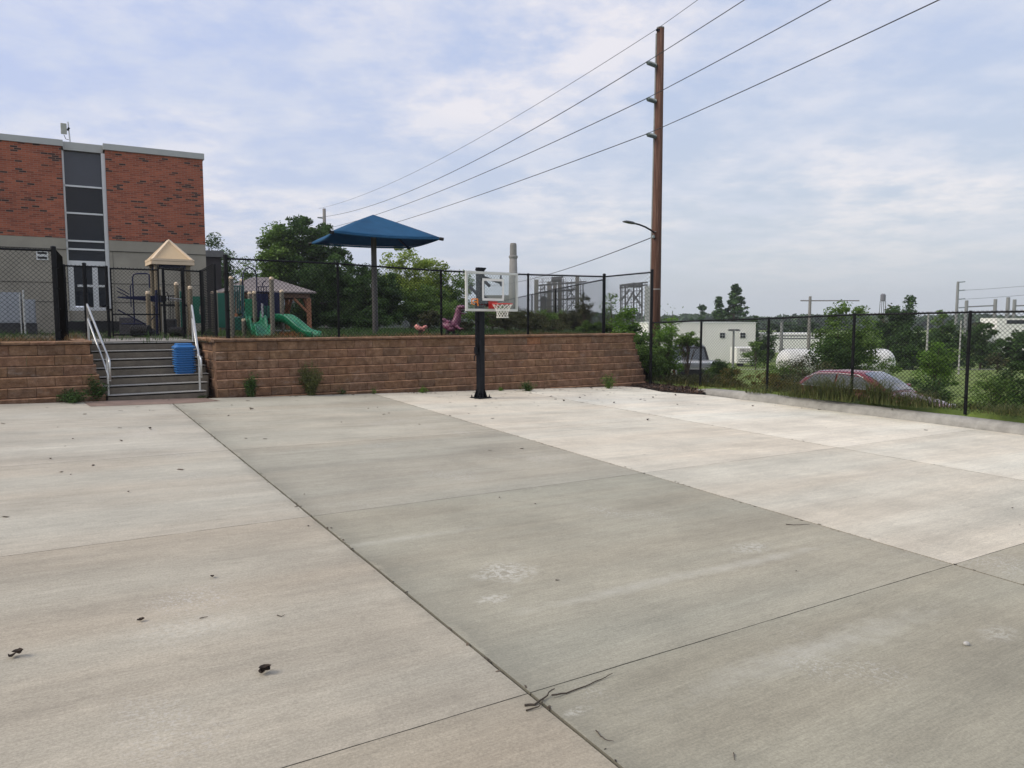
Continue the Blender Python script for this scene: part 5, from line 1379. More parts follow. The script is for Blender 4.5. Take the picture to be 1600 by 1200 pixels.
# ================================================================== VEHICLES
def car(name, loc, rz, label, paint, L_=4.6, Wd=.90, hb=.98, ht=1.45, kind='sedan', trim=True):
    th = thing(name, loc, label, 'car', rz); hl = L_/2
    # body : stations (x, z bottom, z belt, half width)
    S = [(-hl, .45, .80, .62), (-hl+.06, .30, .92, .76), (-hl+.5, .22, hb, .86), (-.9, .20, hb, Wd), (.6, .20, hb-.03, Wd), (1.2, .20, hb-.06, Wd*.99), (hl-.7, .22, hb-.14, Wd*.95), (hl-.2, .26, hb-.27, Wd*.84), (hl-.03, .34, hb-.38, Wd*.70), (hl, .42, .55, .58)]
    if kind == 'suv': S = [(-hl, .5, .95, .70), (-hl+.05, .35, 1.0, .82), (-hl+.4, .25, hb, .88)]+S[3:]
    rings = []
    for x, zb, zt, wd in S:
        h_ = [(-wd*.85, zb), (-wd*.98, zb+.10), (-wd, (zb+zt)/2), (-wd*.985, zt-.12), (-wd*.93, zt-.02), (-wd*.6, zt+.03), (0, zt+.05)]
        rings.append([Vector((x, y, z)) for y, z in h_]+[Vector((x, -y, z)) for y, z in reversed(h_[:-1])])
    m = MB(); m.loft(rings); bo = m.build('body', paint, th, world=False, smooth=True, sub=1)
    # greenhouse
    b0, b1, f0, f1 = (-1.75, -1.05, .25, 1.15)
    if kind == 'suv': b0, b1, f0, f1 = (-hl+.12, -hl+.5, .15, .95)
    wb_, wt_ = Wd*.93, Wd*.70
    def gr(x, zt, k):   # ring of the cabin at x with roof height zt
        w2 = wb_+(wt_-wb_)*k
        return [Vector((x, -wb_, hb-.06)), Vector((x, -(wb_+(w2-wb_)*.6), hb-.06+(zt-hb)*.55)), Vector((x, -w2, zt-.06)), Vector((x, -w2*.86, zt)), Vector((x, 0, zt+.025)), Vector((x, w2*.86, zt)), Vector((x, w2, zt-.06)), Vector((x, (wb_+(w2-wb_)*.6), hb-.06+(zt-hb)*.55)), Vector((x, wb_, hb-.06))]
    X = [b0, b0+(b1-b0)*.5, b1, (b1+f0)/2, f0, f0+(f1-f0)*.5, f1]
    Z = [hb-.02, hb+(ht-hb)*.58, ht-.03, ht, ht-.02, hb+(ht-hb)*.56, hb-.04]
    K = [.1, .6, 1, 1, 1, .6, .1]
    rr_ = [gr(x, z, k) for x, z, k in zip(X, Z, K)]
    m = MB(); m.loft(rr_, caps=True); m.build('cabin', paint, th, world=False, smooth=True)
    gm = MATS.get('tinted_glass') or dglass
    carglass = MATS.get('car_glass') or glassmat('car_glass', .04, dark=(.03, .035, .04))
    for n_ in carglass.node_tree.nodes:
        if n_.type == 'BSDF_PRINCIPLED': n_.inputs['Specular IOR Level'].default_value = 1.0; n_.inputs['Coat Weight'].default_value = 1
    def side(sg):
        m = MB()
        def sp2(x, f):   # point on the side at height fraction
            z0 = hb+.03; zt = float(np.interp(x, X, Z)); z = z0+(zt-.085-z0)*f
            k = (z-(hb-.06))/(ht-hb+.06); y = wb_+(wt_-wb_)*k*1.0
            return Vector((x, sg*(y+.012), z))
        def pane(xa0, xa1, xb0, xb1):
            m.plate([sp2(xa0, 0), sp2(xb0, 0), sp2(xb1, 1), sp2(xa1, 1)], Vector((0, sg*.006, 0)))
        pane(b0+.28, b1-.05, -.45, -.42); pane(-.38, -.36, f1-.22, f0+.08)
        m.build('side_window', carglass, th, world=False)
        if trim:
            m = MB(); xs_ = np.linspace(b0+.2, f1-.15, 16); m.tube([sp2(x, 1.06)+Vector((0, sg*.01, 0)) for x in np.linspace(b1-.25, f0+.15, 12)], .012, 5)
            m.tube([sp2(b0+.2, -.02), sp2(f1-.2, -.02)], .01, 5); m.build('chrome_trim', galv, th, world=False)
    side(1); side(-1)
    def screen(i0, i1, nm_):
        m = MB(); a, b = rr_[i0], rr_[i1]; mid = rr_[(i0+i1)//2]
        off = Vector((.012 if i1 > 3 else -.012, 0, .012)); P = []
        def row(r, f): return [(r[3].lerp(r[5], t_)+off+Vector((0, 0, .018*math.sin(t_*3.1416)))) for t_ in (.03, .3, .5, .7, .97)]
        def wd(r, k): 
            c_ = (r[3]+r[5])/2; return [c_+(q-c_)*k for q in row(r, 0)]
        A, M_, B_ = wd(a, 1.05), wd(mid, 1.02), wd(b, 1.0)
        A = [p.lerp(q, .10) for p, q in zip(A, M_)]; B_ = [p.lerp(q, .12) for p, q in zip(B_, M_)]
        vs = A+M_+B_; m.add(vs, [(r*5+c_, r*5+c_+1, (r+1)*5+c_+1, (r+1)*5+c_) for r in range(2) for c_ in range(4)]); return m.build(nm_, carglass, th, world=False, smooth=True)
    screen(6, 4, 'windshield'); screen(0, 2, 'rear_window')
    for x in (-hl+.85, hl-.9):
        for sg in (-1, 1):
            m = MB(); m.tube([(x, sg*(Wd-.2), .32), (x, sg*(Wd+.01), .32)], .32, 20); ty = m.build('wheel', dark_rubber, th, world=False, bevel=.03)
            m = MB(); m.tube([(x, sg*(Wd-.0), .32), (x, sg*(Wd+.018), .32)], .20, 14); m.build('rim', galv, ty, world=False)
    for sg in (-1, 1):
        m = MB(); m.box((f1-.35, sg*(Wd+.10), hb+.06), (.12, .20, .13)); m.build('mirror', paint, th, world=False, bevel=.03)
        m = MB(); m.box((hl-.16, sg*Wd*.66, hb-.38), (.14, .30, .12), rz=-sg*.4); m.build('headlight', mat('lamp_clear', (.7, .7, .7), .1), th, world=False, bevel=.02)
        m = MB(); m.box((-hl+.03, sg*Wd*.68, hb-.14), (.08, .30, .16), rz=sg*.2); m.build('tail_light', mat('lamp_red', (.45, .01, .01), .2), th, world=False, bevel=.02)
    return th
def paintm(n_, c_, r_=.18): 
    return mat(n_, c_, r_, .25, .05, 2, coat=.8)
cp = at(1352, 499, 21.6)
car('parked_car', (cp.x, cp.y, base_z(cp.x, cp.y)-.0), R(-54), 'maroon parked car with chrome window trim close behind the low fence', paintm('maroon_paint', (.20, .02, .028)), ht=1.47)
cp = at(492, 499, 44); car('parked_car', (cp.x, cp.y, gz(cp.x, cp.y)), R(8), 'dark parked car under the trees behind the pavilion', paintm('black_car_paint', (.01, .011, .014)), kind='suv', hb=1.1, ht=1.75, trim=False)
# pickup seen from behind
pp_ = at(1074, 499, 31.5); g0 = base_z(pp_.x, pp_.y); pu = thing('pickup_truck', (pp_.x, pp_.y, g0), 'white pickup truck with a flat bed cover and dark cab window, seen from behind', 'pickup truck', R(86))
wp = paintm('white_car_paint', (.62, .62, .60)); dk = mat('pickup_dark', (.02, .02, .022), .4)
def cyl_section(x, pts): return [Vector((x, y, z)) for y, z in pts]
def uring(x, zb, zt, wd): return [Vector((x, -wd*.9, zb)), Vector((x, -wd, zb+.12)), Vector((x, -wd, zt-.10)), Vector((x, -wd*.95, zt)), Vector((x, wd*.95, zt)), Vector((x, wd, zt-.10)), Vector((x, wd, zb+.12)), Vector((x, wd*.9, zb))]
m = MB(); m.loft([uring(-2.7, .5, 1.12, .93), uring(-2.6, .45, 1.16, .97), uring(-.6, .4, 1.16, .98), uring(1.3, .4, 1.14, .98), uring(2.2, .4, 1.05, .95), uring(2.7, .5, .9, .85)]); m.build('body', wp, pu, world=False)
m = MB(); m.loft([uring(-2.72, 1.165, 1.215, .99), uring(-.62, 1.165, 1.225, .99)]); m.build('bed_cover', mat('bed_cover_pale', (.60, .62, .64), .35), pu, world=False)
m = MB(); m.box((-2.715, 0, .80), (.03, 1.55, .46)); m.build('tailgate', dk, pu, world=False, bevel=.01)
m = MB(); m.box((-2.82, 0, .50), (.2, 1.9, .2)); m.build('bumper', galv, pu, world=False, bevel=.02)
m = MB(); m.loft([[Vector((-.58, -.88, 1.15)), Vector((-.50, -.68, 1.82)), Vector((-.50, .68, 1.82)), Vector((-.58, .88, 1.15))], [Vector((0, -.88, 1.15)), Vector((0, -.70, 1.88)), Vector((0, .70, 1.88)), Vector((0, .88, 1.15))], [Vector((1.5, -.88, 1.13)), Vector((.8, -.68, 1.86)), Vector((.8, .68, 1.86)), Vector((1.5, .88, 1.13))]]); m.build('cab', dk, pu, world=False, bevel=.04)
m = MB(); m.plate([Vector((-.59, -.72, 1.25)), Vector((-.59, .72, 1.25)), Vector((-.535, .60, 1.75)), Vector((-.535, -.60, 1.75))], Vector((-.01, 0, 0))); m.build('rear_window', MATS['car_glass'], pu, world=False)
for x in (-1.7, 1.8):
    for sg in (-1, 1): m = MB(); m.tube([(x, sg*.72, .38), (x, sg*.985, .38)], .38, 18); m.build('wheel', dark_rubber, pu, world=False)
for sg in (-1, 1): m = MB(); m.box((-2.70, sg*.90, .92), (.06, .08, .26)); m.build('tail_light', mat('lamp_dark_red', (.12, .01, .01), .3), pu, world=False)
m = MB(); m.box((-2.735, .0, .66), (.01, .34, .16)); m.build('number_plate', mat('plate_pale', (.55, .55, .58), .5), pu, world=False)
# ================================================================== VEGETATION
FOL = {
 'dark': foliage('leaf_dark', [(0.029, 0.060, 0.017), (0.051, 0.104, 0.024), (0.081, 0.150, 0.034)]),
 'mid': foliage('leaf_mid', [(0.063, 0.116, 0.023), (0.115, 0.196, 0.038), (0.171, 0.278, 0.057)]),
 'light': foliage('leaf_light', [(0.142, 0.208, 0.034), (0.240, 0.324, 0.057), (0.340, 0.417, 0.086)], .45),
 'bright': foliage('leaf_bright', [(0.082, 0.166, 0.024), (0.142, 0.265, 0.040), (0.203, 0.347, 0.064)], .45),
 'olive': foliage('leaf_olive', [(0.042, 0.053, 0.021), (0.070, 0.081, 0.033), (0.119, 0.105, 0.048)], .3),
 'conifer': foliage('leaf_conifer', [(0.024, 0.056, 0.017), (0.042, 0.090, 0.025), (0.070, 0.129, 0.033)], .15),
 'straw': foliage('leaf_straw', [(.16, .09, .035), (.26, .16, .07), (.10, .07, .03)], .3),
 'far': foliage('leaf_far', [(0.027, 0.059, 0.020), (0.043, 0.088, 0.028), (0.060, 0.110, 0.034)], .2),
 'drygrass': foliage('leaf_drygrass', [(.05, .068, .02), (.095, .12, .035), (.16, .155, .06)], .4),
 'yellow': foliage('leaf_yellow', [(.09, .10, .02), (.15, .14, .03), (.19, .11, .03)], .4),
}
bark = mat('bark', (.075, .055, .04), .95, 0, .3, 8, bump=.7, bs=30, bd=.02)
def leaves(P, size, rg, up=.25, asp=.45):
    """rhombus leaves at points P, folded a little along the midrib"""
    n = len(P); L = size*(.55+.9*rg.random(n))[:, None]
    d = rg.normal(size=(n, 3)); d[:, 2] *= .6; d /= np.linalg.norm(d, axis=1)[:, None]
    nrm = rg.normal(size=(n, 3)); nrm[:, 2] += up*3; s = np.cross(d, nrm); s /= (np.linalg.norm(s, axis=1)[:, None]+1e-6)
    return np.stack([P-d*L*.5, P+s*L*asp*.5, P+d*L*.5, P-s*L*asp*.5], 1).reshape(-1, 3)
def clumps(rg, c, rad, n, bias=.5, flat=.0):
    out = []
    while len(out) < n:
        d = rg.normal(size=3); d /= np.linalg.norm(d); r = rg.random()**bias
        p = d*r
        if flat and p[2] < -flat: continue
        out.append(np.array(c)+p*np.array(rad))
    return np.array(out)
def tree(u, vtop, wpx, Y, kind, label, name='tree', vbase=None, ncl=60, per=110, leaf=.13, group=None, seed=None, crown_lo=.25, cl=.22, shape='round', hpx=None, bias=.5):
    rg = np.random.default_rng(seed if seed is not None else int(u*7+Y)); top = at(u, vtop, Y); g_ = gz(top.x, Y)
    if vbase: g_ = at(u, vbase, Y).z
    Hh = top.z-g_; rx = wpx*Y/F/2; th = thing(name, (top.x, Y, g_), label, 'tree' if name != 'bush' else 'bush', 0, group)
    zlo = g_+Hh*crown_lo; cz_ = (zlo+top.z)/2; rz = (top.z-zlo)/2; c = (top.x, Y, cz_)
    mr = (rx+rz)/2; C = clumps(rg, c, (rx*.86, rx*.86, rz*.88), ncl, bias)
    if shape == 'cone':
        f = rg.random(ncl)**1.25; an = rg.random(ncl)*6.283; rr_ = rx*(1-f)**.85*(.35+.65*rg.random(ncl)); C[:, 0] = top.x+rr_*np.cos(an); C[:, 1] = Y+rr_*np.sin(an); C[:, 2] = zlo+f*(top.z-zlo)
    P = []
    for q in C:
        s = mr*cl*(.5+.9*rg.random()); k = int(per*(.5+rg.random())); off = rg.normal(size=(k, 3)); off /= np.linalg.norm(off, axis=1)[:, None]
        off *= (rg.random(k)**.45)[:, None]*s*np.array([1.15, 1.15, .75]); P.append(q+off)
    P = np.concatenate(P); np_mesh('crown', leaves(P, leaf, rg), 4, FOL[kind], th)
    m = MB(); tr_ = max(.05, Hh*.022); b0 = Vector((top.x, Y, g_-.1)); b1 = Vector((top.x+rg.normal()*.1*rx, Y, zlo+(top.z-zlo)*.35)); m.tube([b0, b0.lerp(b1, .5)+Vector((rg.normal()*.05*rx, 0, 0)), b1], [tr_, tr_*.8, tr_*.5], 8)
    for q in C[:14]: q = Vector(q); s0 = b0.lerp(b1, .45+.5*rg.random()); m.tube([s0, s0.lerp(q, .5)+Vector((0, 0, .1*rz)), q], [tr_*.35, tr_*.22, tr_*.08], 5)
    m.build('trunk', bark, th); return th
def bush(u, vtop, wpx, Y, kind, label, **k):
    k.setdefault('crown_lo', .02); k.setdefault('ncl', 34); k.setdefault('per', 120); k.setdefault('leaf', .075); k.setdefault('cl', .26)
    return tree(u, vtop, wpx, Y, kind, label, name='bush', **k)
# trees behind the playground
tree(476, 326, 140, 52, 'dark', 'big dark leafy tree left of the blue umbrella, pole top poking from it', ncl=150, per=150, leaf=.24, crown_lo=.1, cl=.16, bias=.42)
tree(430, 340, 66, 50, 'mid', 'upright feathery tree at the left side of the big dark tree', ncl=110, per=120, leaf=.2, crown_lo=.15, cl=.2)
tree(525, 392, 150, 40, 'dark', 'dense dark green tree behind the left half of the blue umbrella', ncl=150, per=170, leaf=.15, crown_lo=.02, cl=.17)
tree(583, 415, 110, 37, 'dark', 'dark bushy tree right behind the umbrella pole', ncl=100, per=160, leaf=.14, crown_lo=.0, cl=.18)
tree(640, 376, 150, 42, 'light', 'light green airy tree behind the right half of the blue umbrella', ncl=170, per=90, leaf=.15, crown_lo=.0, cl=.15, bias=.5)
tree(700, 418, 110, 44, 'mid', 'rounded mid green tree at the right end of the tree row', ncl=80, per=110, leaf=.15, crown_lo=.0, cl=.2)
tree(650, 440, 130, 39, 'mid', 'broad low tree in front of the airy light green tree', ncl=110, per=140, leaf=.13, crown_lo=.0, cl=.18)
tree(470, 470, 170, 41, 'dark', 'low dark shrubbery under the trees behind the pavilion', ncl=110, per=150, leaf=.13, crown_lo=.0, cl=.2)
tree(560, 480, 150, 36, 'dark', 'low dark shrubbery behind the umbrella pole', ncl=100, per=150, leaf=.12, crown_lo=.0, cl=.2)
tree(330, 345, 36, 62, 'dark', 'narrow dark tree peeking out beside the brick school', ncl=44, per=90, leaf=.22, crown_lo=.2, cl=.3)
tree(352, 372, 34, 58, 'conifer', 'small spiky tree top above the low dark building', ncl=44, per=90, leaf=.2, crown_lo=.1, cl=.3, shape='cone')
tree(385, 395, 50, 56, 'mid', 'small mid green tree between the school and the big dark tree', ncl=44, per=90, leaf=.18, crown_lo=.0, cl=.24)
tree(400, 430, 120, 50, 'dark', 'low dark tree mass behind the pavilion roof', ncl=90, per=130, leaf=.16, crown_lo=.0, cl=.2)
# brush behind the wall's right part
for u, vt, wp_, Y, kd, lb in (
  (700, 462, 60, 33, 'mid', 'green brush behind the purple dinosaur'), (668, 480, 60, 27, 'olive', 'weedy brush behind the pink spring rider'),
  (745, 470, 60, 30, 'mid', 'green brush behind the hoop post'), (790, 478, 70, 28.5, 'olive', 'olive brush behind the basketball net'),
  (835, 486, 70, 30, 'olive', 'low olive brush right of the backboard'), (868, 474, 60, 34, 'olive', 'greyish brush in front of the steel tower'),
  (905, 472, 60, 30, 'olive', 'thin olive brush left of the fence corner'), (845, 498, 120, 26.5, 'olive', 'low grey green scrub along the wall top right of the hoop'),
  (930, 500, 60, 26, 'mid', 'low green scrub at the foot of the fence corner post'), (720, 500, 60, 26, 'olive', 'low weedy scrub right of the dinosaur')):
    bush(u, vt, wp_, Y, kd, lb, group='brush behind the fence', ncl=44, per=80, leaf=.075, cl=.2, bias=.6)
bush(770, 474, 90, 31, 'mid', 'tall green brush behind the hoop net', ncl=60, per=90, leaf=.08, cl=.2, bias=.6)
bush(815, 480, 80, 29.5, 'olive', 'olive brush at the right edge of the backboard', ncl=56, per=90, leaf=.075, cl=.2, bias=.6)
bush(858, 482, 90, 31, 'mid', 'dusty green brush between the two thin fence posts', ncl=60, per=90, leaf=.08, cl=.2, bias=.6)
bush(898, 478, 80, 29, 'olive', 'dusty olive brush left of the thick corner post', ncl=56, per=90, leaf=.075, cl=.2, bias=.6)
bush(985, 458, 62, 25.8, 'bright', 'fresh green leafy sapling behind the fence corner', ncl=50, per=90, leaf=.10, cl=.19, bias=.6)
bush(957, 446, 34, 26.5, 'mid', 'tall thin green shoots right of the thick corner post', ncl=26, per=60, leaf=.09, cl=.3, bias=.8)
bush(915, 452, 30, 27, 'olive', 'slender leafy shoots left of the thick corner post', ncl=20, per=50, leaf=.08, cl=.3, bias=.8)
bush(1000, 500, 60, 25.5, 'dark', 'dark green bush beyond the end of the block wall', ncl=50, per=120, leaf=.085)
bush(1010, 520, 70, 24.4, 'mid', 'green bush hugging the right end of the block wall', ncl=50, per=120, leaf=.08)
bush(1042, 488, 56, 26.0, 'bright', 'bright green bush covering the foot of the tall utility pole', ncl=44, per=110, leaf=.09)
bush(1024, 545, 44, 24.6, 'mid', 'mid green bush behind the tall fence post', ncl=40, per=110, leaf=.08)
bush(1048, 460, 18, 27.5, 'mid', 'thin leafy shoot climbing beside the tall utility pole', ncl=14, per=30, leaf=.08, cl=.4)
bush(1074, 510, 50, 25.5, 'mid', 'leafy bush hanging over the white pickup truck', ncl=26, per=70, leaf=.10, bias=.7, crown_lo=.62)
bush(1124, 526, 50, 25.3, 'mid', 'loose green shrub right of the white pickup truck', ncl=30, per=70, leaf=.09, bias=.8)
bush(1132, 555, 46, 24.5, 'dark', 'dark low shrub at the fence right of the pickup', ncl=30, per=110, leaf=.08)
bush(1190, 575, 60, 23.8, 'yellow', 'yellowish weeds behind the second low fence post', ncl=30, per=110, leaf=.06)
bush(1060, 584, 70, 23.3, 'olive', 'brownish weeds behind the mulch', ncl=34, per=120, leaf=.055)
bush(1212, 580, 70, 21.8, 'yellow', 'yellow green weed patch right of the second low fence post', ncl=40, per=130, leaf=.05)
bush(1095, 580, 70, 22.9, 'olive', 'olive brown weed patch round the first low fence post', ncl=40, per=130, leaf=.05)
bush(1146, 575, 110, 22.6, 'yellow', 'yellow green weed patch along the low fence', ncl=40, per=120, leaf=.055)
bush(1228, 592, 60, 20.4, 'yellow', 'orange tinged weeds left of the maroon car', ncl=30, per=120, leaf=.05)
tree(1325, 466, 120, 29, 'mid', 'large ragged green bush in front of the white tank', name='bush', ncl=95, per=130, leaf=.11, crown_lo=.0, cl=.17, bias=.62)
bush(1312, 520, 100, 28, 'dark', 'dark lower part bush in front of the big ragged bush', ncl=70, per=150, leaf=.09)
bush(1232, 549, 80, 27.5, 'mid', 'green scrub hiding the left part of the white tank', ncl=40, per=90, leaf=.075, bias=.7)
bush(1375, 552, 64, 27, 'mid', 'small green bush by the right end of the white tank', ncl=30, per=100, leaf=.08)
bush(1255, 553, 120, 25, 'olive', 'scrubby bush in front of the left end of the white tank', ncl=44, per=100, leaf=.07)
bush(1196, 508, 34, 72, 'dark', 'dark leafy tree growing beside the corner of the white building', ncl=40, per=100, leaf=.2)
bush(1182, 530, 40, 60, 'mid', 'green shrub right of the white trailer', ncl=30, per=90, leaf=.16)
bush(1466, 528, 72, 24.5, 'bright', 'young green bush on the lawn between two fence posts', ncl=70, per=100, leaf=.075, bias=.6)
bush(1445, 585, 90, 22.8, 'dark', 'low dark shrub in front of the young green bush', ncl=44, per=120, leaf=.07)
bush(1553, 575, 80, 19.5, 'mid', 'green shrub behind the low fence near the right edge', ncl=50, per=120, leaf=.06)
bush(1590, 560, 60, 21.5, 'dark', 'dark shrub at the right edge of the photo', ncl=44, per=120, leaf=.07)
bush(1560, 545, 30, 45, 'olive', 'small pale shrub on the lawn right of the last fence post', ncl=20, per=70, leaf=.12)
# mid distance trees
def far(u, vt, wp_, Y, kd, lb, **k):
    k.setdefault('ncl', 60); k.setdefault('per', 90); k.setdefault('leaf', .004*Y); k.setdefault('crown_lo', -.15); k.setdefault('cl', .2)
    return tree(u, vt, wp_, Y, kd, lb, **k)
far(1150, 446, 78, 115, 'conifer', 'tall pointed evergreen tree behind the white building', shape='cone', ncl=190, per=40, crown_lo=.1, cl=.10, bias=.8)
far(1124, 464, 50, 115, 'conifer', 'shorter evergreen at the left side of the tall pointed evergreen', shape='cone', ncl=90, per=40, cl=.13)
far(1175, 484, 26, 112, 'conifer', 'small evergreen at the right side of the tall pointed evergreen', ncl=26, per=50)
far(1097, 478, 18, 125, 'far', 'small pointed tree left of the evergreens', shape='cone', ncl=30)
far(1080, 488, 30, 130, 'far', 'low round tree behind the white building roof', ncl=30)
far(1398, 466, 66, 62, 'dark', 'wide dark evergreen right of the large ragged bush', ncl=110, per=120, leaf=.22, cl=.17)
far(1422, 464, 22, 64, 'conifer', 'dark spiky tree top right of the water tower', ncl=26, shape='cone')
far(1388, 462, 26, 70, 'olive', 'thin pale tree beside the distant water tower', ncl=20, per=40, cl=.25)
far(1430, 505, 70, 58, 'dark', 'dark tree left of the young green bush', ncl=90, per=120, leaf=.2)
far(1475, 476, 34, 80, 'mid', 'pale green tree at the foot of the transmission pole', ncl=30, per=70)
far(1480, 500, 70, 60, 'dark', 'dark tree behind the young green bush', ncl=80, per=110, leaf=.2)
far(1535, 495, 70, 66, 'dark', 'dark dense tree under the substation frame', ncl=90, per=120, leaf=.22)
far(1532, 482, 30, 110, 'olive', 'brownish tree top between the substation columns', ncl=24)
far(1590, 512, 56, 55, 'dark', 'dark dense tree at the right edge below the white building', ncl=80, per=120, leaf=.2)
far(1255, 497, 80, 138, 'far', 'dark tree behind the long low white building', ncl=60)
far(1210, 503, 40, 135, 'far', 'dark tree behind the gap between the white buildings', ncl=50)
# far wood : one mass
rg = np.random.default_rng(77); P = []
for u in np.arange(1000, 1700, 3.2):
    Y = 330+rg.random()*90; vt = 495.5+rg.normal()*1.4-2*math.sin(u*.03); a = at(u, vt, Y)
    k = 70; off = rg.normal(size=(k, 3))*np.array([2.0, 2.0, 1.2]); zs_ = rg.random(k)*(a.z-GZ); q = np.stack([a.x+off[:, 0], Y+off[:, 1], GZ+zs_], 1); P.append(q)
for u in np.arange(-100, 1000, 5):
    Y = 330+rg.random()*90; a = at(u, 492+rg.normal()*2, Y); k = 40; off = rg.normal(size=(k, 3))*2; q = np.stack([a.x+off[:, 0], Y+off[:, 1], GZ+rg.random(k)*(a.z-GZ)], 1); P.append(q)
P = np.concatenate(P); np_mesh('distant_wood', leaves(P, 3.0, rg, .1, .8), 4, FOL['far'], loc=(60, 370, GZ), label='distant line of dark woods along the horizon', cat='woods', kind='stuff')
# ---- weeds
def blades(rg, x, y, z, n, h, spread, lean=.5, wd=.006, seg=4):
    """curved grass blades, loose quads"""
    out = []
    a = rg.random(n)*6.283; r = spread*rg.random(n)**.6; bx = x+r*np.cos(a); by = y+r*np.sin(a)
    da = rg.random(n)*6.283; hh = h*(.45+.7*rg.random(n)); ln = lean*hh*(.3+rg.random(n)); w_ = wd*(.6+.8*rg.random(n))
    sx, sy = -np.sin(da), np.cos(da); prev = None; out = []
    for s_ in range(seg+1):
        f = s_/seg; px_ = bx+np.cos(da)*ln*f*f; py_ = by+np.sin(da)*ln*f*f; pz_ = z+hh*(f-.35*lean*f**3); ww = w_*(1-f*.9)
        l = np.stack([px_-sx*ww, py_-sy*ww, pz_], 1); r_ = np.stack([px_+sx*ww, py_+sy*ww, pz_], 1)
        if prev is not None: out.append(np.stack([prev[0], prev[1], r_, l], 1).reshape(-1, 3))
        prev = (l, r_)
    return np.concatenate(out)
def weed(p, h, w_, label, kind='mid', stems=14, leaf=.035, straw=False, group=None, per=26, name='weed'):
    rg = np.random.default_rng(int(abs(p.x*1000))+int(p.y*10)); th = thing(name, p, label, 'weed', 0, group); P = []; m = MB()
    for k in range(stems):
        a = rg.random()*6.283; r = w_*.5*rg.random()**.5; t_ = Vector((p.x+r*math.cos(a), p.y+r*math.sin(a)*.7, p.z+h*(.45+.6*rg.random())*(1-.4*(r/(w_*.5+1e-6))**2))); b0 = p+Vector((rg.normal()*.03, rg.normal()*.03, -.02)); mid = b0.lerp(t_, .5)+Vector((rg.normal()*.02, rg.normal()*.02, h*.08))
        m.tube([b0, mid, t_], [.005, .004, .002], 4)
        f = rg.random(per)[:, None]**.8; q = (np.array(b0)*(1-f)**2+2*np.array(mid)*f*(1-f)+np.array(t_)*f*f)+rg.normal(size=(per, 3))*leaf*.7; P.append(q)
    m.build('stems', mat('weed_stem', (.09, .10, .035), .8), th)
    P = np.concatenate(P); np_mesh('leaves', leaves(P, leaf, rg, .2, .4), 4, FOL[kind], th); return th
def wallfoot(u, v): q = on_court(u, v); return Vector((q.x, q.y, q.z))
weed(wallfoot(392, 620), .52, .36, 'dark green upright weed at the foot of the wall, left of the taller weed', 'dark', 34, .045, per=50)
weed(wallfoot(486, 618), .88, .62, 'tall bushy weed with brown seed heads at the foot of the wall', 'drygrass', 70, .036, per=60)
weed(wallfoot(533, 616), .16, .30, 'small dark weed at the wall foot right of the tall bushy weed', 'dark', 12, .03)
weed(wallfoot(584, 615), .18, .14, 'tiny weed growing at the wall foot below the umbrella pole', 'mid', 6, .03)
weed(wallfoot(661, 613.5), .17, .22, 'tiny leafy weed at the wall foot left of the hoop', 'bright', 12, .04)
weed(wallfoot(782, 610.5), .10, .16, 'tiny weed at the wall foot just right of the hoop post', 'bright', 8, .035)
weed(wallfoot(826, 611), .30, .55, 'flat dark weed at the wall foot right of the hoop', 'dark', 26, .045)
weed(wallfoot(951, 607), .50, .45, 'ferny green weed at the wall foot near the right end of the wall', 'mid', 24, .05)
weed(wallfoot(150, 626), .55, .5, 'dark creeping weeds between the left wall and the steps', 'dark', 30, .05, per=40)
weed(wallfoot(115, 629), .28, .75, 'low dark creeping weeds at the foot of the left wall', 'dark', 34, .045, per=36)
weed(wallfoot(316, 622), .10, .2, 'little weed in the corner right of the bottom step', 'dark', 8, .03)
cw = on_court(1399, 653); cw.z += .02; weed(cw, .24, .36, 'small brownish weed growing out of the curb', 'olive', 30, .02, per=30)
# grass tufts over the curb
def tuft(u, v, Y, h, sp_, n, label, kind='bright', lean=1.0, stuff=False):
    p = at(u, v, Y); p.z = .06; rg = np.random.default_rng(int(u)); V = blades(rg, p.x, p.y, p.z-.03, n, h, sp_, lean, .007, 5)
    np_mesh('grass_tuft', V, 4, FOL['drygrass'], loc=tuple(p), label=label, cat='grass', group='grass tufts hanging over the curb')
def curb_pt(u, back=.5):
    k = (u-800)/F; A_ = cb1; # curb front line intersection
    d = cdir; t_ = (k*A_.y-A_.x)/(d.x-k*d.y); q = A_+d*t_+nrm*back; return q.y
for u, h, sp_, n, lb, kd, bk_ in ((1300, 1.0, .50, 460, 'wide dark green grass tuft arching over the curb left of the fence post', 'mid', .55), (1262, .7, .4, 260, 'grass tuft spilling over the curb in front of the maroon car', 'mid', .5),
      (1368, 1.0, .30, 300, 'tall green grass tuft right of the middle fence post', 'mid', .7), (1398, .6, .4, 220, 'brownish green grass below the windshield of the maroon car', 'olive', .6), (1185, .35, .35, 130, 'thin grass tuft touching the curb left of the second fence post', 'mid', .55),
      (1440, .6, .4, 200, 'thin dark grass stalks in front of the maroon hood', 'dark', .6), (1325, .55, .35, 160, 'short grass tuft lapping over the curb by the middle fence post', 'mid', .38), (1420, .4, .3, 120, 'sparse grass lapping over the curb right of the small curb weed', 'mid', .38), (1235, .4, .3, 120, 'long thin grass blades lapping over the curb left of the maroon car', 'bright', .38), (1590, .35, .4, 150, 'grass spilling over the curb at the right edge', 'mid', .5), (1560, .3, .4, 120, 'short grass behind the curb right of the last fence post', 'mid', .65)):
    Y = curb_pt(u, bk_); tuft(u, 620, Y, h, sp_, n, lb, kd, 1.3)
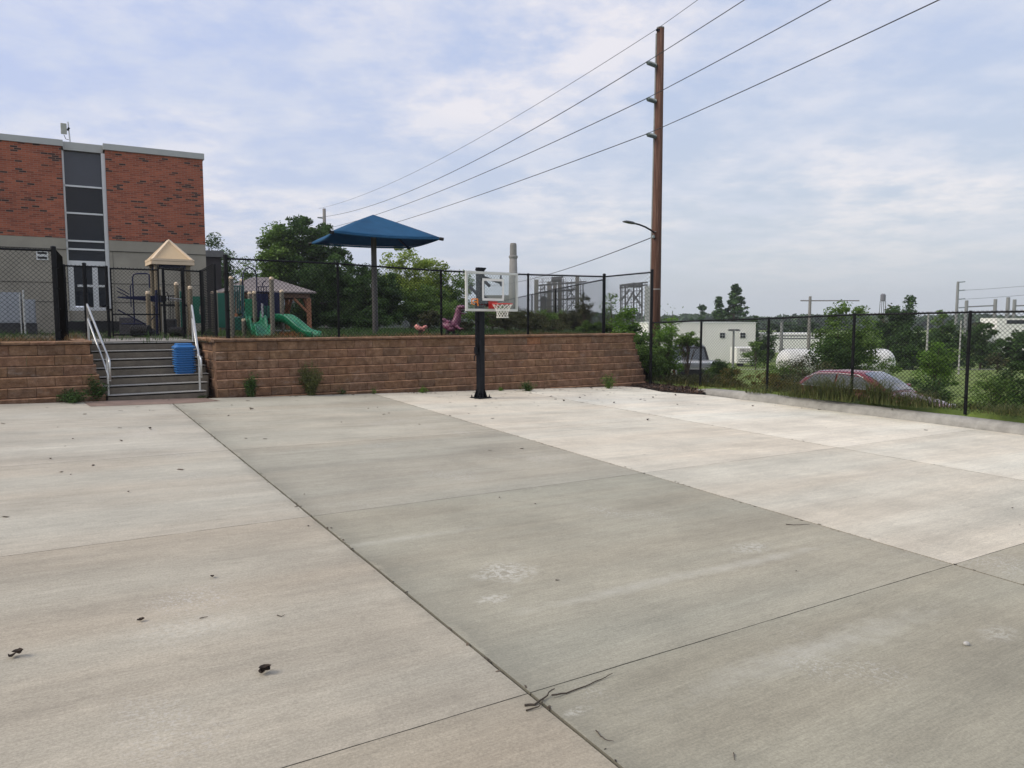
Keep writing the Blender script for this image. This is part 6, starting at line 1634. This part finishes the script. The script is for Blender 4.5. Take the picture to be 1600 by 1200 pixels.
# ground cover beyond the low fence and on the terrace : nobody could count the blades
rg = np.random.default_rng(12); V = []
for k in range(7000):
    Y = 12+rg.random()**1.3*24; q = rg.random()**1.5*11-.35; x = 21.83-.75*Y+q*1.25
    if q < .0 and rg.random() < .5: continue
    V.append(blades(rg, x, Y, base_z(x, Y)-.02, 7, .13+.20*rg.random()*(1.2 if q < 3 else .6), .22, .7, .006 if Y < 20 else .010, 3))
np_mesh('lawn_grass', np.concatenate(V), 4, foliage('lawn_blades', [(.055, .075, .018), (.105, .12, .03), (.18, .15, .055)], .4), loc=(12, 20, 0), label='uneven grass and weeds covering the ground behind the low fence', cat='grass', kind='stuff')
V = []
for k in range(4600):
    t_ = -14+rg.random()*23.0; s_ = .42+rg.random()**1.6*3.0
    if T0-.1 < t_ < T1+.1 and s_ < 4.9: continue
    if t_ > 9: continue
    p = W(t_, s_); dn = .5+.5*math.sin(t_*2.3)*math.cos(t_*.9+1)
    if rg.random() > .35+.65*dn: continue
    V.append(blades(rg, p.x, p.y, terrace_z(p.x, p.y)-.01, 9, .08+.20*rg.random()*dn, .12, .9, .005, 3))
np_mesh('dry_grass', np.concatenate(V), 4, FOL['straw'], loc=(-4, 20, TZ), label='dry straw coloured weeds along the top of the block walls', cat='grass', kind='stuff')
V = []
for k in range(2600):
    t_ = -9+rg.random()*20; s_ = 1+rg.random()*14
    if t_ < -2.2 and rg.random() < .75: continue
    p = W(t_, s_); V.append(blades(rg, p.x, p.y, gz(p.x, p.y)-.01, 9, .12+.22*rg.random(), .2, .8, .007, 3))
np_mesh('playground_weeds', np.concatenate(V), 4, FOL['dark'], loc=(-4, 24, TZ), label='thin olive weeds growing across the playground ground', cat='grass', kind='stuff')
for u, label in ((160, 'heap of dry brown weed stalks at the top of the left handrail'), (100, 'dry brown grass at the foot of the corner fence post')):
    a = glt(u); s_ = 2.2 if u == 160 else .9; a2 = -6.0+.15 if u == 160 else -6.9; p = W(a2 if u == 100 else T0-.35, s_, TZ); V = blades(rg, p.x, p.y, TZ-.02, 160, .36, .45, 1.1, .005, 4)
    np_mesh('dry_weeds', V, 4, FOL['straw'], loc=tuple(p), label=label, cat='weeds')
V = []
q0 = at(462, 520, 21.0)
p = Vector((q0.x, 20.6, TZ)); V = blades(rg, p.x, p.y, TZ-.02, 420, .26, .55, .8, .008, 3); np_mesh('dry_weeds', V, 4, foliage('rust_weeds', [(.22, .08, .025), (.34, .14, .05)], .3), loc=tuple(p), label='rusty orange dry weeds under the green chute slide', cat='weeds')
# ================================================================== SMALL THINGS ON THE COURT
def dleaf(u, v, s_, seed, label):
    s_ *= .82
    if v < 900: s_ *= .62
    p = on_court(u, v, .004); rr = random.Random(seed); th = None; m = MB(); n = 7; a0 = rr.random()*6.28
    for k in range(3 if s_ > .05 else 1):
        ax = Vector((math.cos(a0+k*1.1), math.sin(a0+k*1.1), 0)); sx = Vector((-ax.y, ax.x, 0)); c0 = p+Vector((rr.uniform(-.3, .3)*s_, rr.uniform(-.3, .3)*s_, .002+.01*k)); vs = []
        for i in range(n):
            f = i/(n-1); wd = math.sin(f*math.pi)**.7*s_*.32*rr.uniform(.7, 1.2); lift = (abs(f-.5)**1.5)*s_*.6; c = c0+ax*(f-.5)*s_+Vector((0, 0, lift))
            vs += [c-sx*wd+Vector((0, 0, wd*.9)), c, c+sx*wd+Vector((0, 0, wd*rr.uniform(.3, 1.2)))]
        m.add(vs, [(3*i+j, 3*i+j+1, 3*i+j+4, 3*i+j+3) for i in range(n-1) for j in range(2)])
    m.build('dry_leaf', mat('dead_leaf', (.045, .03, .02), .9, 0, .4, 40), loc=tuple(p), label=label, cat='dry leaf', group='dry leaves on the court')
dl = [(411, 1051, .085, 'largest curled dry leaf, at the lower left of the court'), (24, 1026, .07, 'curled dry leaf near the left edge of the court'), (217, 971, .06, 'curled dark leaf left of the middle on the near left slab'), (330, 902, .05, 'small flat leaf on the left slab above the curled ones'),
      (393, 640, .12, 'dry leaf standing up near the wall below the green weed'), (235, 671, .10, 'dark flat leaf on the left slab in front of the steps'), (80, 717, .08, 'dark leaf on the left slab, lower of the scattered ones'), (114, 686, .06, 'tiny dark leaf on the far left slab'), (200, 769, .06, 'thin flat leaf left of the long joint'),
      (110, 742, .05, 'tiny leaf on the faint cross joint'), (475, 773, .05, 'tiny leaf in the darker middle slab near the long joint'), (533, 660, .06, 'tiny leaf in front of the tall bushy weed'), (483, 823, .05, 'tiny leaf beside the joint crossing'), (590, 637, .08, 'small leaf by the second long joint near the wall'), (607, 646, .07, 'second small leaf by the second long joint near the wall'),
      (1012, 657, .10, 'small leaf on the pale right slab'), (1176, 635, .10, 'dark leaf on the far right slab near the curb'), (836, 788, .05, 'small leaf fallen right of the middle of the court'), (780, 778, .06, 'thin leaf beside the middle joint crossing'), (1582, 794, .05, 'tiny leaf near the right edge of the court'), (1593, 821, .04, 'tinier leaf nearest the right edge of the court'),
      (880, 627, .12, 'leaf beyond the hoop on the pale slab'), (1055, 618, .12, 'dark leaf at the edge of the mulch'), (960, 630, .1, 'leaf between the hoop and the wall end'), (1020, 622, .1, 'dry leaf just in front of the mulch'), (1245, 893, .04, 'tiny dark speck of leaf near the crossing joints on the right')]
for i, (u, v, s_, lb) in enumerate(dl): dleaf(u, v, s_, i+3, lb)
# leaf litter near the wall : crumbs
rg = np.random.default_rng(5); P = []
for k in range(330):
    if k < 150: t_ = 1+rg.random()*8; s_ = -.3-rg.random()**2*3.2
    else: t_ = -12+rg.random()*22; s_ = -.25-rg.random()**3*9
    p = W(t_, s_); P.append((p.x, p.y, court_z(p.x, p.y)+.006))
for p0_, d_ in Ls[:3]:            # grit that gathers along the long joints
    for k in range(170):
        q_ = p0_+d_*(rg.random()*22-4)+Vector((rg.normal()*.022, rg.normal()*.022)); z_ = court_z(q_.x, q_.y)
        if ts(q_.x, q_.y)[1] < -.3 and q_.y > 1: P.append((q_.x, q_.y, z_+.003))
P = np.array(P); np_mesh('leaf_litter', quads_flat(P, np.where(np.arange(len(P)) < 330, .026, .011), rg, .15, 2.2), 4, foliage('litter', [(.03, .022, .015), (.07, .05, .03), (.12, .09, .06)], 0), loc=(0, 16, 0), label='tiny scattered crumbs of leaf litter across the far part of the court', cat='leaf litter', kind='stuff')
def twig(pts, r_, label, side=()):
    P = [on_court(u, v, .006+h_) for u, v, h_ in pts]; m = MB(); Q = [P[0]]
    rr = random.Random(int(pts[0][0]))
    for a, b in zip(P, P[1:]):
        for f in (.33, .66, 1): q = a.lerp(b, f); Q.append(q+Vector((rr.uniform(-.004, .004), rr.uniform(-.004, .004), 0)) if f < 1 else q)
    n = len(Q); m.tube(Q, [r_*(1-.6*i/(n-1)) for i in range(n)], 6)
    for sd_ in side: m.tube([on_court(u, v, .006+h_) for u, v, h_ in sd_], r_*.7, 6, r1=r_*.3)
    m.build('twig', mat('twig_brown', (.06, .045, .032), .9, 0, .3, 60), label=label, cat='twig', group='fallen twigs on the court')
twig([(820, 1102, 0), (835, 1101, .0), (851, 1090, .005), (862, 1078, .015), (867, 1076, .02)], .006, 'forked brown twig lying across the joint crossing', side=[[(822, 1110, 0), (842, 1104, .003), (851, 1090, .005)]])
twig([(862, 1086, .01), (885, 1083, 0), (915, 1072, 0), (940, 1061, .0), (957, 1052, .006)], .0045, 'long thin twig right of the forked twig')
twig([(931, 1141, 0), (938, 1150, 0), (948, 1156, .0), (959, 1158, .004)], .003, 'short curved twig near the bottom of the long joint')
twig([(1146, 1176, 0), (1147, 1183, 0), (1149, 1188, .0)], .0025, 'tiny twig at the bottom of the near slab')
twig([(1228, 819, 0), (1240, 820, 0), (1265, 819, 0)], .004, 'straight twig near the second long joint')
twig([(312, 966, 0), (320, 964, 0), (325, 963, 0)], .003, 'tiny straight twig on the near left slab')
twig([(433, 961, 0), (440, 963, 0), (445, 960, 0)], .003, 'tiny bent twig on the near left slab')
twig([(868, 906, 0), (874, 906, 0)], .004, 'tiny twig in the middle of the dark slab')
twig([(1278, 640, 0), (1296, 639, .0)], .006, 'short twig on the pale slab close to the curb')
p = on_court(1510, 1008.5, .0); m = MB(); lump(m, p+Vector((0, 0, .012)), .02, .016, .014); m.build('pebble', mat('pebble_grey', (.42, .41, .38), .85, 0, .2, 60), smooth=True, label='single pale pebble on the near right slab', cat='pebble')
# ================================================================== HAZE
hz = MB(); hz.box((0, 600, 23), (2100, 1900, 56)); hm = bpy.data.materials.new('haze_air'); hm.use_nodes = True; t = NT(hm.node_tree)
o = t.n('ShaderNodeOutputMaterial'); pv = t.n('ShaderNodeVolumePrincipled'); pv.inputs['Color'].default_value = (.93, .96, 1, 1); pv.inputs['Density'].default_value = .00045; pv.inputs['Anisotropy'].default_value = .2
t.l(pv.outputs[0], o.inputs[1])
hz.build('haze', hm, kind='stuff', label='thin pale air haze over the whole scene', cat='haze', loc=(0, 250, 0))
